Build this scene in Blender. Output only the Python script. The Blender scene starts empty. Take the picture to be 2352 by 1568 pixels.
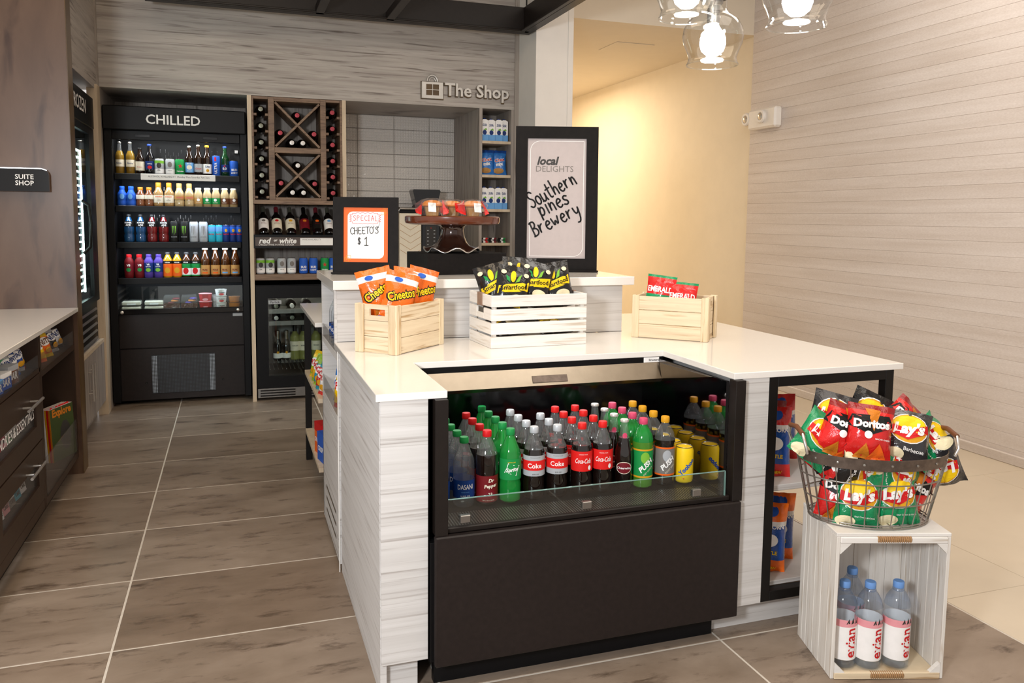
import bpy, bmesh, math, random
from mathutils import Vector, Matrix
random.seed(11)
S = bpy.context.scene
COL = S.collection
PI = math.pi

# ------------------------------------------------------------------ camera
YAW, PIT, ROL, CH = .3308, .0969, .0108, 1.4183
fw = Vector((math.sin(YAW)*math.cos(PIT), math.cos(YAW)*math.cos(PIT), -math.sin(PIT)))
rt = Vector((math.cos(YAW), -math.sin(YAW), 0)); up = rt.cross(fw)
r2 = rt*math.cos(ROL)+up*math.sin(ROL); u2 = up*math.cos(ROL)-rt*math.sin(ROL)
cam = bpy.data.cameras.new('camera'); camo = bpy.data.objects.new('camera', cam); COL.objects.link(camo)
cam.sensor_width = 36; cam.lens = 1861.85*36/2352
cam.shift_y = (681.96-784)/2352; cam.clip_start = .05
mw = Matrix((r2, u2, -fw)).transposed().to_4x4(); mw.translation = (0, 0, CH)
camo.matrix_world = mw
S.camera = camo
# ------------------------------------------------------------------ world, exposure
W = bpy.data.worlds.new('world'); S.world = W; W.use_nodes = True
W.node_tree.nodes['Background'].inputs[0].default_value = (1, .95, .91, 1)
W.node_tree.nodes['Background'].inputs[1].default_value = .72
S.view_settings.view_transform = 'Standard'; S.view_settings.look = 'None'
S.view_settings.exposure = 0; S.view_settings.gamma = 1; S.view_settings.use_curve_mapping = False
S.cycles.transparent_max_bounces = 32
S.cycles.max_bounces = 8
S.cycles.sample_clamp_indirect = 6

def area(name, loc, target, sx, sy, power, color, shape='RECTANGLE', spread=None):
    l = bpy.data.lights.new(name, 'AREA'); l.energy = power; l.color = color; l.shape = shape
    l.size = sx; l.size_y = sy
    if spread: l.spread = spread
    o = bpy.data.objects.new(name, l); COL.objects.link(o); o.location = loc
    d = Vector(target)-Vector(loc)
    o.rotation_euler = d.to_track_quat('-Z', 'Y').to_euler()
    return o
WARM = (1, .80, .58); NEUT = (1, .92, .82); COOL = (.92, .96, 1)
# recessed ceiling lighting of the lobby, the shop aisle and the corridor
area('ceiling_light_lobby', (1.6, 1.2, 3.62), (1.6, 1.2, 0), 2.6, 2.2, 54, NEUT)
area('ceiling_light_aisle', (-.2, 3.2, 3.62), (-.2, 3.2, 0), 1.2, 2.0, 34, WARM)
area('ceiling_light_window_side', (3.4, 3.4, 3.62), (3.6, 3.4, 0), 1.2, 3.0, 58, (1, .94, .87))
area('ceiling_light_corridor', (3.25, 9.2, 2.98), (3.25, 9.2, 0), .9, 1.6, 66, (1, .82, .58))
# the photographer's strobe on a stand, left of the camera
area('strobe', (-1.0, .1, 1.75), (1.1, 4.0, 1.0), .35, .35, 85, COOL)

# ------------------------------------------------------------------ materials
MATS = {}
def _new(name):
    m = bpy.data.materials.new(name); m.use_nodes = True
    nt = m.node_tree; b = nt.nodes['Principled BSDF']
    MATS[name] = m
    return m, nt, b
def C4(c): return (c[0], c[1], c[2], 1)
def hx(s):
    s = s.lstrip('#'); v = [int(s[i:i+2], 16)/255 for i in (0, 2, 4)]
    return tuple(x/12.92 if x <= .04045 else ((x+.055)/1.055)**2.4 for x in v)
def setin(b, **k):
    for n, v in k.items():
        b.inputs[n.replace('_', ' ')].default_value = v
def coords(nt, scale, rnd=0, kind='Object'):
    tc = nt.nodes.new('ShaderNodeTexCoord'); mp = nt.nodes.new('ShaderNodeMapping')
    mp.inputs['Scale'].default_value = scale
    nt.links.new(tc.outputs[kind], mp.inputs['Vector'])
    if rnd:
        oi = nt.nodes.new('ShaderNodeObjectInfo'); mu = nt.nodes.new('ShaderNodeMath'); mu.operation = 'MULTIPLY'
        mu.inputs[1].default_value = rnd
        nt.links.new(oi.outputs['Random'], mu.inputs[0]); nt.links.new(mu.outputs[0], mp.inputs['Location'])
    return mp.outputs['Vector']
def noise(nt, vec, scale=1, detail=5, rough=.6, dist=0):
    n = nt.nodes.new('ShaderNodeTexNoise'); n.inputs['Scale'].default_value = scale
    n.inputs['Detail'].default_value = detail; n.inputs['Roughness'].default_value = rough
    n.inputs['Distortion'].default_value = dist
    nt.links.new(vec, n.inputs['Vector']); return n.outputs['Fac']
def ramp(nt, fac, stops):
    r = nt.nodes.new('ShaderNodeValToRGB'); e = r.color_ramp.elements
    while len(e) < len(stops): e.new(.5)
    for el, (p, c) in zip(e, stops): el.position = p; el.color = C4(c)
    nt.links.new(fac, r.inputs[0]); return r.outputs[0]
def mixc(nt, fac, a, b, mode='MULTIPLY'):
    m = nt.nodes.new('ShaderNodeMix'); m.data_type = 'RGBA'; m.blend_type = mode
    if isinstance(fac, (int, float)): m.inputs[0].default_value = fac
    else: nt.links.new(fac, m.inputs[0])
    for v, i in ((a, 6), (b, 7)):
        if isinstance(v, tuple): m.inputs[i].default_value = C4(v)
        else: nt.links.new(v, m.inputs[i])
    return m.outputs[2]
def bump(nt, b, h, strength=.2, dist=.01):
    n = nt.nodes.new('ShaderNodeBump'); n.inputs['Strength'].default_value = strength
    n.inputs['Distance'].default_value = dist
    nt.links.new(h, n.inputs['Height']); nt.links.new(n.outputs[0], b.inputs['Normal'])
def plain(name, col, rough=.5, metal=0, var=.08, vscale=30, bmp=0, coat=0, spec=.5):
    m, nt, b = _new(name)
    f = noise(nt, coords(nt, (vscale,)*3), 1, 3)
    lo = tuple(c*(1-var) for c in col); hi = tuple(min(1, c*(1+var)) for c in col)
    nt.links.new(ramp(nt, f, [(.3, lo), (.7, hi)]), b.inputs['Base Color'])
    setin(b, Roughness=rough, Metallic=metal)
    b.inputs['Coat Weight'].default_value = coat; b.inputs['Coat Roughness'].default_value = .08
    b.inputs['Specular IOR Level'].default_value = spec
    if bmp: bump(nt, b, f, bmp, .004)
    return m
def wood(name, cols, scale, rough=.45, streak=None, bmp=.1, rnd=3, coat=0):
    m, nt, b = _new(name)
    v = coords(nt, scale, rnd)
    f = noise(nt, v, 1, 7, .62, .35)
    c = ramp(nt, f, [(.28, cols[0]), (.5, cols[1]), (.72, cols[2])])
    if streak:
        v2 = coords(nt, tuple(s*2.1 for s in scale), rnd)
        f2 = noise(nt, v2, 1, 4, .5, .6)
        c = mixc(nt, 1.0, c, ramp(nt, f2, [(.56, (1, 1, 1)), (.72, streak)]))
    nt.links.new(c, b.inputs['Base Color']); setin(b, Roughness=rough)
    b.inputs['Coat Weight'].default_value = coat
    bump(nt, b, f, bmp, .002)
    return m
def thin(name, tint, rough=.03, haze=0, hazecol=(1, 1, 1), graze=.75):
    m, nt, b = _new(name); nt.nodes.remove(b); out = nt.nodes['Material Output']
    tr = nt.nodes.new('ShaderNodeBsdfTransparent'); gl = nt.nodes.new('ShaderNodeBsdfGlossy')
    tr.inputs[0].default_value = C4(tint); gl.inputs['Roughness'].default_value = rough
    lw = nt.nodes.new('ShaderNodeLayerWeight'); lw.inputs['Blend'].default_value = .5
    pw = nt.nodes.new('ShaderNodeMath'); pw.operation = 'POWER'; pw.inputs[1].default_value = 4; nt.links.new(lw.outputs['Facing'], pw.inputs[0])
    fr = nt.nodes.new('ShaderNodeMath'); fr.operation = 'MULTIPLY_ADD'; fr.inputs[1].default_value = graze; fr.inputs[2].default_value = .06; nt.links.new(pw.outputs[0], fr.inputs[0])
    mx = nt.nodes.new('ShaderNodeMixShader')
    nt.links.new(fr.outputs[0], mx.inputs[0])
    base = tr.outputs[0]
    if haze:
        df = nt.nodes.new('ShaderNodeBsdfDiffuse'); df.inputs[0].default_value = C4(hazecol)
        tl = nt.nodes.new('ShaderNodeBsdfTranslucent'); tl.inputs[0].default_value = C4(hazecol)
        m1 = nt.nodes.new('ShaderNodeMixShader'); nt.links.new(df.outputs[0], m1.inputs[1]); nt.links.new(tl.outputs[0], m1.inputs[2])
        m2 = nt.nodes.new('ShaderNodeMixShader'); m2.inputs[0].default_value = haze
        nt.links.new(tr.outputs[0], m2.inputs[1]); nt.links.new(m1.outputs[0], m2.inputs[2]); base = m2.outputs[0]
    nt.links.new(base, mx.inputs[1]); nt.links.new(gl.outputs[0], mx.inputs[2])
    nt.links.new(mx.outputs[0], out.inputs[0]); return m
def emit(name, col, st):
    m, nt, b = _new(name)
    setin(b, Base_Color=C4(col)); b.inputs['Emission Color'].default_value = C4(col); b.inputs['Emission Strength'].default_value = st
    return m
def film(name, col, rough=.17, crinkle=.75, var=.12):
    """printed crinkly plastic film of snack bags"""
    m, nt, b = _new(name)
    v = coords(nt, (1, 1, 1), 5)
    f = noise(nt, v, 26, 4, .6, .8); f2 = noise(nt, v, 9, 3)
    lo = tuple(c*(1-var) for c in col); hi = tuple(min(1, c*(1+var)) for c in col)
    nt.links.new(ramp(nt, f2, [(.35, lo), (.65, hi)]), b.inputs['Base Color'])
    setin(b, Roughness=rough); bump(nt, b, f, crinkle, .006); return m

# setting
wood('gray_oak', [hx('#8f857e'), hx('#aca49c'), hx('#bbb3ab')], (1.1, 1.1, 26), .5, hx('#9b928d'))
wood('gray_oak_vertical', [hx('#8a8078'), hx('#a0968d'), hx('#ada397')], (26, 26, 1.2), .5, hx('#9b928d'))
wood('light_oak', [hx('#c0bbb7'), hx('#cbc7c3'), hx('#d4d0cd')], (.8, .8, 46), .5, hx('#d2cdca'))
wood('oak_edge', [hx('#b9a48a'), hx('#cbb79c'), hx('#d6c4aa')], (20, 20, 3), .5)
wood('walnut', [hx('#5a4433'), hx('#785e49'), hx('#8a6f58')], (4, 4, 40), .5, hx('#a08c7c'))
wood('walnut_h', [hx('#5f4935'), hx('#7c624c'), hx('#8e735b')], (4, 4, 60), .5, hx('#a08c7c'))
wood('dark_stain', [hx('#4d3728'), hx('#5a4333'), hx('#66503f')], (4, 4, 1.0), .35, hx('#b09a8c'), .04)
wood('dark_edge', [hx('#3c2814'), hx('#57401f'), hx('#6a5028')], (9, 9, 2), .35)
plain('espresso', hx('#35261c'), .42, var=.1, vscale=14, spec=.3)
plain('black_laminate', hx('#211a18'), .45, var=.15, vscale=60, bmp=.03, spec=.25)
plain('black_metal', hx('#14110f'), .45, 0, var=.1, spec=.2)
plain('black_gloss', hx('#0b0a0b'), .12, 0, var=.1)
plain('black_satin', hx('#0e0d0e'), .42, 0, var=.1, spec=.18)
plain('bronze_black', hx('#1b1512'), .42, 0, var=.12, spec=.25)
plain('frame_black', hx('#171413'), .6, 0, var=.2, vscale=50, bmp=.12, spec=.12)
plain('gray_metal', hx('#8b8782'), .35, .9, var=.06)
plain('wire_metal', hx('#9a948c'), .38, .85, var=.1)
plain('band_metal', hx('#6b5e55'), .45, .7, var=.25, vscale=40, bmp=.1)
plain('steel', hx('#9a8f80'), .3, 1, var=.05)
plain('chrome', hx('#d9d5cf'), .3, .9, var=.03)
plain('quartz', hx('#eae5de'), .12, 0, var=.012, vscale=120, coat=.3)
plain('white_paint', hx('#e6e1da'), .6, var=.02, vscale=8)
plain('cream_paint', hx('#e6d9c2'), .65, var=.02, vscale=6)
plain('ceiling_paint', hx('#dfd3c0'), .7, var=.015, vscale=6)
plain('white_plastic', hx('#e6e0d9'), .4, var=.02)
plain('grout', hx('#c9c0b4'), .85, var=.06, vscale=60)
plain('light_grout', hx('#a89b89'), .85, var=.06)
plain('jute', hx('#a57f56'), .9, var=.3, vscale=220, bmp=.4)
plain('leather_tag', hx('#8a6f5c'), .7, var=.15)
plain('oval_tray_wood', hx('#5b2a14'), .25, var=.3, vscale=9, coat=.5)
plain('bronze_glaze', hx('#3a2219'), .12, .35, var=.25, vscale=9, coat=.6)
wood('pine', [hx('#cdb697'), hx('#dcc8a8'), hx('#e6d5b8')], (2.0, 2.0, 42), .6, hx('#cdb696'))
wood('pine_v', [hx('#c6ac88'), hx('#decaa7'), hx('#ead8b9')], (26, 26, 2.0), .6, hx('#c0a27a'))
wood('whitewash', [hx('#d6d0c9'), hx('#e2ded8'), hx('#e8e4df')], (2.4, 2.4, 45), .6, hx('#e0d6c9'))
wood('whitewash_v', [hx('#d2cbc2'), hx('#dfd9d1'), hx('#e6e1da')], (45, 45, 2.4), .6, hx('#dccfc0'))
# floor tiles
def tilemat():
    m, nt, b = _new('brown_tile')
    v = coords(nt, (1.2, 2.4, 1), 40); f = noise(nt, v, 1.9, 8, .6, .25)
    c = ramp(nt, f, [(.3, hx('#7a6a5b')), (.5, hx('#8d7d6e')), (.66, hx('#9a8a7b')), (.78, hx('#a69585'))])
    v3 = coords(nt, (3.0, 9, 1), 70); f3 = noise(nt, v3, 1.7, 9, .72, .3)
    c = mixc(nt, 1.0, c, ramp(nt, f3, [(.3, hx('#8f8379')), (.46, (1, 1, 1))]))
    oi = nt.nodes.new('ShaderNodeObjectInfo')
    c = mixc(nt, 1.0, c, ramp(nt, oi.outputs['Random'], [(0, hx('#dcd4cc')), (1, (1, 1, 1))]))
    nt.links.new(c, b.inputs['Base Color']); setin(b, Roughness=.38); bump(nt, b, f3, .05, .003)
tilemat()
plain('cream_tile', hx('#cdbfaa'), .3, var=.04, vscale=3)
def slatmat():
    m, nt, b = _new('pale_slat')
    f = noise(nt, coords(nt, (60, 60, 260), 9), 1, 3); g = noise(nt, coords(nt, (2, .7, 14), 5), 1, 4)
    c = mixc(nt, 1, ramp(nt, f, [(.3, hx('#d3c8c1')), (.7, hx('#e0d7d1'))]), ramp(nt, g, [(.3, hx('#eeeae6')), (.7, (1, 1, 1))]))
    nt.links.new(c, b.inputs['Base Color']); setin(b, Roughness=.6); bump(nt, b, f, .12, .002)
slatmat()
def hextile():
    m, nt, b = _new('embossed_tile')
    vo = nt.nodes.new('ShaderNodeTexVoronoi'); vo.feature = 'DISTANCE_TO_EDGE'; vo.inputs['Scale'].default_value = 1
    vo.inputs['Randomness'].default_value = .1
    nt.links.new(coords(nt, (42, 42, 42)), vo.inputs['Vector'])
    setin(b, Base_Color=C4(hx('#dcd6cf')), Roughness=.10)
    bump(nt, b, vo.outputs['Distance'], .8, .012)
hextile()
def perfo():
    m, nt, b = _new('perforated_panel')
    vo = nt.nodes.new('ShaderNodeTexVoronoi'); vo.inputs['Scale'].default_value = 1; vo.inputs['Randomness'].default_value = 0
    nt.links.new(coords(nt, (95, 95, 95)), vo.inputs['Vector'])
    nt.links.new(ramp(nt, vo.outputs['Distance'], [(.30, hx('#3b4048')), (.36, hx('#0c0b0b'))]), b.inputs['Base Color'])
    setin(b, Roughness=.4)
perfo()
def perfo2():
    m, nt, b = _new('perforated_bright')
    vo = nt.nodes.new('ShaderNodeTexVoronoi'); vo.inputs['Scale'].default_value = 1; vo.inputs['Randomness'].default_value = 0
    nt.links.new(coords(nt, (95, 95, 95)), vo.inputs['Vector'])
    nt.links.new(ramp(nt, vo.outputs['Distance'], [(.36, hx('#9aa2ac')), (.42, hx('#0c0b0b'))]), b.inputs['Base Color'])
    setin(b, Roughness=.4)
perfo2()
# glass and liquids
thin('clear_glass', (.96, .97, .97), .025, 0, graze=.85)
thin('front_glass', (.90, .95, .94), .02, graze=.5)
thin('pet_clear', (.92, .94, .94), .04, .07, (.85, .86, .86))
thin('pet_blue', (.84, .90, .99), .05, .05, (.75, .85, 1))
thin('water_body', (.95, .97, .99), .04, .06, (.9, .94, 1))
thin('acrylic', (.90, .90, .90), .03, .04, graze=.25)
thin('clear_wrap', (.95, .95, .95), .08, .05)
plain('pane_edge', hx('#6d8f88'), .1, var=.05)
def liquid(name, col, tr=.35, rough=.06):
    m, nt, b = _new(name)
    f = noise(nt, coords(nt, (25, 25, 25)), 1, 2)
    nt.links.new(ramp(nt, f, [(.3, tuple(c*.8 for c in col)), (.7, col)]), b.inputs['Base Color'])
    setin(b, Roughness=rough); b.inputs['Coat Weight'].default_value = .6; b.inputs['Coat Roughness'].default_value = .04
    if tr:
        out = nt.nodes['Material Output']; tl = nt.nodes.new('ShaderNodeBsdfTranslucent'); tl.inputs[0].default_value = C4(col)
        mx = nt.nodes.new('ShaderNodeMixShader'); mx.inputs[0].default_value = tr
        nt.links.new(b.outputs[0], mx.inputs[1]); nt.links.new(tl.outputs[0], mx.inputs[2]); nt.links.new(mx.outputs[0], out.inputs[0])
    return m
liquid('cola', hx('#150b08'), 0)
liquid('green_pet', hx('#1f9a3f'), .35)
liquid('green_soda', hx('#5a9a30'), .3)
liquid('blue_drink', hx('#1c4f7c'), .2)
liquid('red_drink', hx('#7a1a1c'), .2)
liquid('gold_beer', hx('#a8822e'), .3)
liquid('brown_bottle', hx('#20120a'), 0)
liquid('green_bottle', hx('#123a1c'), .1)
liquid('wine_black', hx('#0d0b0c'), 0, .1)
liquid('white_wine', hx('#a7a860'), .35)
liquid('tea', hx('#4a2408'), .2)
liquid('coffee_milk', hx('#b98f58'), .1)
liquid('pale_milk', hx('#c9ab7a'), .1)
liquid('mocha', hx('#8a5230'), .1)
liquid('orange_juice', hx('#e8a21a'), .2)
liquid('dark_bottle', hx('#111013'), 0)
# inks
for n, c in dict(white='#f2efec', black='#151311', red='#c9181c', coke_red='#d81f1c', dark_red='#6d1418', blue='#2458b8', navy='#16306e',
                 dasani_blue='#163a7c', green='#1a8a43', lime='#7ab43a', yellow='#f2c914', orange='#e8641a', pink='#d0486a', silver='#a9abae', cream='#e6dcc6',
                 brown='#6b4026', purple='#4d3b90', teal='#2aa8c0', gray='#77716c', tan='#b98a4e', maroon='#6e1420', light_blue='#6aa4dc',
                 cap_blue='#6f9ad6', gold='#d79a1e', rose='#e59aa0', plate_brown='#5a4f4a', dark_gray='#3a3836', popcorn='#e9dcb6', amber='#c9761e', poster='#b3a8a6', forest='#3c4a26').items():
    plain('ink_'+n, hx(c), .5, var=.03, spec=.25)
plain('cap_silver', hx('#b9bcc0'), .35, .1, var=.03)
plain('foil_gray', hx('#77786a'), .35, .6, var=.05)
plain('foil_red', hx('#9c3540'), .35, .5, var=.05)
plain('foil_white', hx('#cfcac3'), .35, .4, var=.05)
plain('can_metal', hx('#b5aea5'), .25, .95, var=.04)
for n, c in dict(orange='#ea6a17', black='#1b1a1b', red='#cf1f1d', green='#118a55', blue='#1f4fa0', dark='#2c2a2c', white='#e8e6e4', yellow='#efc413',
                 lime='#9ac21e', sky='#2f78c8', darkred='#8d1a1c', silver='#b9b9bd', brown='#4a2a1c', purple='#4a2a70', teal='#1c9ab0').items():
    film('film_'+n, hx(c))
emit('led_white', (.80, 1, .97), 9)
emit('sign_glow', (.9, .95, 1), 4)
emit('bulb_glow', (1, .95, .88), 34)
plain('warm_frost', hx('#f2f0ea'), .3, var=.02)
MT = MATS

# ------------------------------------------------------------------ mesh helpers
class MB:
    def __init__(s): s.v = []; s.f = []; s.m = []
    def add(s, vs, fs, mi=0):
        o = len(s.v); s.v += [tuple(p) for p in vs]
        for f in fs: s.f.append(tuple(i+o for i in f)); s.m.append(mi)
        return s
    def box(s, x0, y0, z0, x1, y1, z1, mi=0, c=0):
        if c <= 0:
            vs = [(x, y, z) for x in (x0, x1) for y in (y0, y1) for z in (z0, z1)]
            return s.add(vs, [(0, 1, 3, 2), (4, 6, 7, 5), (0, 4, 5, 1), (2, 3, 7, 6), (0, 2, 6, 4), (1, 5, 7, 3)], mi)
        bm = bmesh.new(); bmesh.ops.create_cube(bm, size=1)
        for v in bm.verts:
            v.co = Vector(((x0+x1)/2+v.co.x*(x1-x0), (y0+y1)/2+v.co.y*(y1-y0), (z0+z1)/2+v.co.z*(z1-z0)))
        bmesh.ops.bevel(bm, geom=bm.edges[:], offset=c, segments=1, affect='EDGES')
        bm.verts.index_update()
        s.add([v.co[:] for v in bm.verts], [[v.index for v in f.verts] for f in bm.faces], mi); bm.free(); return s
    def lathe(s, prof, n=20, c=(0, 0, 0), mi=0, mfun=None, sx=1, sy=1):
        o = len(s.v)
        for r, z in prof:
            for k in range(n):
                a = 2*PI*k/n; s.v.append((c[0]+r*math.cos(a)*sx, c[1]+r*math.sin(a)*sy, c[2]+z))
        for j in range(len(prof)-1):
            m_ = mfun((prof[j][1]+prof[j+1][1])/2) if mfun else mi
            for k in range(n):
                a, b = o+j*n+k, o+j*n+(k+1) % n
                s.f.append((a, b, b+n, a+n)); s.m.append(m_)
        if prof[0][0] > 1e-6: s.f.append(tuple(o+k for k in reversed(range(n)))); s.m.append(mfun(prof[0][1]) if mfun else mi)
        if prof[-1][0] > 1e-6:
            t = o+(len(prof)-1)*n; s.f.append(tuple(t+k for k in range(n))); s.m.append(mfun(prof[-1][1]) if mfun else mi)
        return s
    def open_lathe(s, prof, n=24, c=(0, 0, 0), mi=0):
        o = len(s.v)
        for r, z in prof:
            for k in range(n):
                a = 2*PI*k/n; s.v.append((c[0]+r*math.cos(a), c[1]+r*math.sin(a), c[2]+z))
        for j in range(len(prof)-1):
            for k in range(n):
                a, b = o+j*n+k, o+j*n+(k+1) % n; s.f.append((a, b, b+n, a+n)); s.m.append(mi)
        return s
    def tube(s, path, r, n=6, closed=False, mi=0):
        P = [Vector(p) for p in path]; N = len(P); o = len(s.v); prev = None
        for i, p in enumerate(P):
            a = P[(i-1) % N] if (closed or i) else p; b = P[(i+1) % N] if (closed or i < N-1) else p
            t = (b-a).normalized()
            if prev is None: prev = t.orthogonal().normalized()
            prev = (prev-t*prev.dot(t)).normalized(); q = t.cross(prev)
            for k in range(n):
                an = 2*PI*k/n; s.v.append(tuple(p+prev*(r*math.cos(an))+q*(r*math.sin(an))))
        for i in range(N if closed else N-1):
            for k in range(n):
                a, b = o+i*n+k, o+i*n+(k+1) % n; c, d = o+((i+1) % N)*n+(k+1) % n, o+((i+1) % N)*n+k
                s.f.append((a, b, c, d)); s.m.append(mi)
        if not closed:
            s.f.append(tuple(o+k for k in reversed(range(n)))); s.m.append(mi)
            s.f.append(tuple(o+(N-1)*n+k for k in range(n))); s.m.append(mi)
        return s
    def prism(s, poly, a0, a1, pl='xy', mi=0):
        """poly: ccw 2D outline; extruded along the remaining axis"""
        n = len(poly)
        def P(p, a): return {'xy': (p[0], p[1], a), 'xz': (p[0], a, p[1]), 'yz': (a, p[0], p[1])}[pl]
        vs = [P(p, a0) for p in poly]+[P(p, a1) for p in poly]
        fs = [tuple(reversed(range(n))), tuple(range(n, 2*n))]+[(i, (i+1) % n, n+(i+1) % n, n+i) for i in range(n)]
        return s.add(vs, fs, mi)
    def xf(s, M, start=0):
        for i in range(start, len(s.v)): s.v[i] = tuple(M @ Vector(s.v[i]))
        return s
    def mesh(s, name, mats, smooth=None):
        me = bpy.data.meshes.new(name); me.from_pydata(s.v, [], s.f)
        if isinstance(mats, str): mats = [mats]
        for m in mats: me.materials.append(MT[m])
        me.polygons.foreach_set('material_index', s.m)
        if smooth is not None:
            me.polygons.foreach_set('use_smooth', [True]*len(me.polygons)); me.set_sharp_from_angle(angle=math.radians(smooth))
        bm = bmesh.new(); bm.from_mesh(me); bmesh.ops.recalc_face_normals(bm, faces=bm.faces[:]); bm.to_mesh(me); bm.free()
        me.update(); return me
def flat(name, v, f, mat):
    me = bpy.data.meshes.new(name); me.from_pydata([tuple(p) for p in v], [], f); me.materials.append(MT[mat]); me.update(); return me
def ob(name, me, parent=None, loc=(0, 0, 0), rot=(0, 0, 0)):
    o = bpy.data.objects.new(name, me); COL.objects.link(o)
    if parent: o.parent = parent
    o.location = loc; o.rotation_euler = rot; return o
def tag(o, label=None, cat=None, group=None, kind=None):
    if label: o['label'] = label
    if cat: o['category'] = cat
    if group: o['group'] = group
    if kind: o['kind'] = kind
    return o
def thing(name, label, cat, loc=(0, 0, 0), rot=0, group=None):
    o = ob(name, None, None, loc, rot if isinstance(rot, (tuple, list)) else (0, 0, rot)); o.empty_display_size = .05
    return tag(o, label, cat, group)
def part(parent, name, mb, mats, smooth=None, label=None):
    o = ob(name, mb.mesh(name, mats, smooth), parent)
    if label: o['label'] = label
    return o
def struct(name, mb, mats, label, smooth=None, cat='wall'):
    o = ob(name, mb.mesh(name, mats, smooth)); tag(o, label, cat, kind='structure'); return o
def B(*a, **k): return MB().box(*a, **k)
# a thing described once and set down many times (shared mesh data)
def place(name, spec, label, cat, loc, rot=0, group=None, scale=None):
    root, parts = spec
    rot = rot if isinstance(rot, (tuple, list)) else (0, 0, rot)
    o = ob(name, root, None, loc, rot); tag(o, label, cat, group)
    if root is None: o.empty_display_size = .03
    if scale: o.scale = scale
    for p in parts:
        c = ob(p[0], p[1], o)
        for q in (p[2] if len(p) > 2 else []): ob(q[0], q[1], c)
    return o
# lettering
_TC = {}
def text2d(s, size=1, shear=0, bold=0, ext=0, res=2, width=None, height=None, space=1):
    k = (s, shear, bold, ext, res, space)
    if k not in _TC:
        cu = bpy.data.curves.new('t', 'FONT'); cu.body = s; cu.size = 1; cu.shear = shear; cu.offset = bold; cu.extrude = ext
        cu.resolution_u = res; cu.align_x = 'CENTER'; cu.align_y = 'CENTER'; cu.space_character = space
        o = bpy.data.objects.new('t', cu); me = o.to_mesh()
        v = [tuple(p.co) for p in me.vertices]; f = [tuple(p.vertices) for p in me.polygons]
        o.to_mesh_clear(); bpy.data.objects.remove(o); bpy.data.curves.remove(cu)
        cx = (min(p[0] for p in v)+max(p[0] for p in v))/2; cy = (min(p[1] for p in v)+max(p[1] for p in v))/2
        v = [(p[0]-cx, p[1]-cy, p[2]) for p in v]; _TC[k] = (v, f)
    v, f = _TC[k]; ax = ay = size
    if width: ax = ay = width/(2*max(p[0] for p in v))
    if height:
        ay = height/(2*max(p[1] for p in v))
        if not width: ax = ay
    return [(p[0]*ax, p[1]*ay, p[2]) for p in v], f
def text_xz(s, cx, y, cz, mat, name='lettering', rot=0, **k):
    """flat lettering on a surface that faces -y"""
    v, f = text2d(s, **k); c, q = math.cos(rot), math.sin(rot)
    return flat(name, [(cx+p[0]*c-p[1]*q, y, cz+p[0]*q+p[1]*c) for p in v], f, mat)
def text_cyl(s, r, cz, mat, ang=0, name='lettering', rot=0, **k):
    """lettering bent round a can or bottle whose front faces -y"""
    v, f = text2d(s, **k); c, q = math.cos(rot), math.sin(rot); out = []
    for p in v:
        x, z = p[0]*c-p[1]*q, p[0]*q+p[1]*c
        a = x/r+ang; out.append((r*math.sin(a), -r*math.cos(a), cz+z))
    return flat(name, out, f, mat)
def cyl_patch(r, z0, z1, mat, name='label', a0=-PI, a1=PI, n=24):
    m = MB(); vs = []
    full = abs(a1-a0-2*PI) < 1e-3
    for k in range(n+1):
        a = a0+(a1-a0)*k/n
        vs += [(r*math.sin(a), -r*math.cos(a), z0), (r*math.sin(a), -r*math.cos(a), z1)]
    m.add(vs, [(2*k, 2*k+2, 2*k+3, 2*k+1) for k in range(n)])
    return m.mesh(name, mat, 60)
def ell_cyl(r, cz, rx, rz, mat, name='emblem', ang=0, n=20, rings=3):
    vs = [(r*math.sin(ang), -r*math.cos(ang), cz)]; fs = []
    for j in range(1, rings+1):
        for k in range(n):
            t = 2*PI*k/n; a = rx*j/rings*math.cos(t)/r+ang
            vs.append((r*math.sin(a), -r*math.cos(a), cz+rz*j/rings*math.sin(t)))
    for k in range(n): fs.append((0, 1+k, 1+(k+1) % n))
    for j in range(rings-1):
        for k in range(n): fs.append((1+j*n+k, 1+(j+1)*n+k, 1+(j+1)*n+(k+1) % n, 1+j*n+(k+1) % n))
    return flat(name, vs, fs, mat)
ORD = ['first', 'second', 'third', 'fourth', 'fifth', 'sixth', 'seventh', 'eighth', 'ninth', 'tenth', 'eleventh', 'twelfth', 'thirteenth', 'fourteenth']
ROW = ['front', 'second', 'third', 'fourth', 'fifth']

# ================================================================== SETTING
# floor: mortar bed with every tile as a piece of its own
fl = struct('floor', B(-2.4, -1.2, -.05, 2.53, 7.4, -.0015), 'grout', 'brown stone-look tile floor with pale grout lines', cat='floor')
bed = part(fl, 'mortar_bed', B(2.53, -1.2, -.05, 4.6, 11.2, -.0015), 'light_grout')
G_ = .0038
tile_me = B(0, 0, -.02, .971-2*G_, .543-2*G_, 0, c=.0012).mesh('tile', 'brown_tile')
for i in range(5):
    for k in range(-7, 8):
        ob('tile', tile_me, fl, (-.405+(i-2)*.971+G_, 2.7985+k*.543+G_, 0))
for k in range(-3, 8):
    xs = [2.512, 2.985, 3.99, 4.6] if k % 2 == 0 else [2.512, 3.48, 4.6]
    y0 = 2.25+1.118*k
    for a, b in zip(xs, xs[1:]):
        ob('lobby_tile', B(a+.0015, y0+.0015, -.02, b-.0015, y0+1.118-.0015, 0, c=.001).mesh('lobby_tile', 'cream_tile'), fl)
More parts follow.
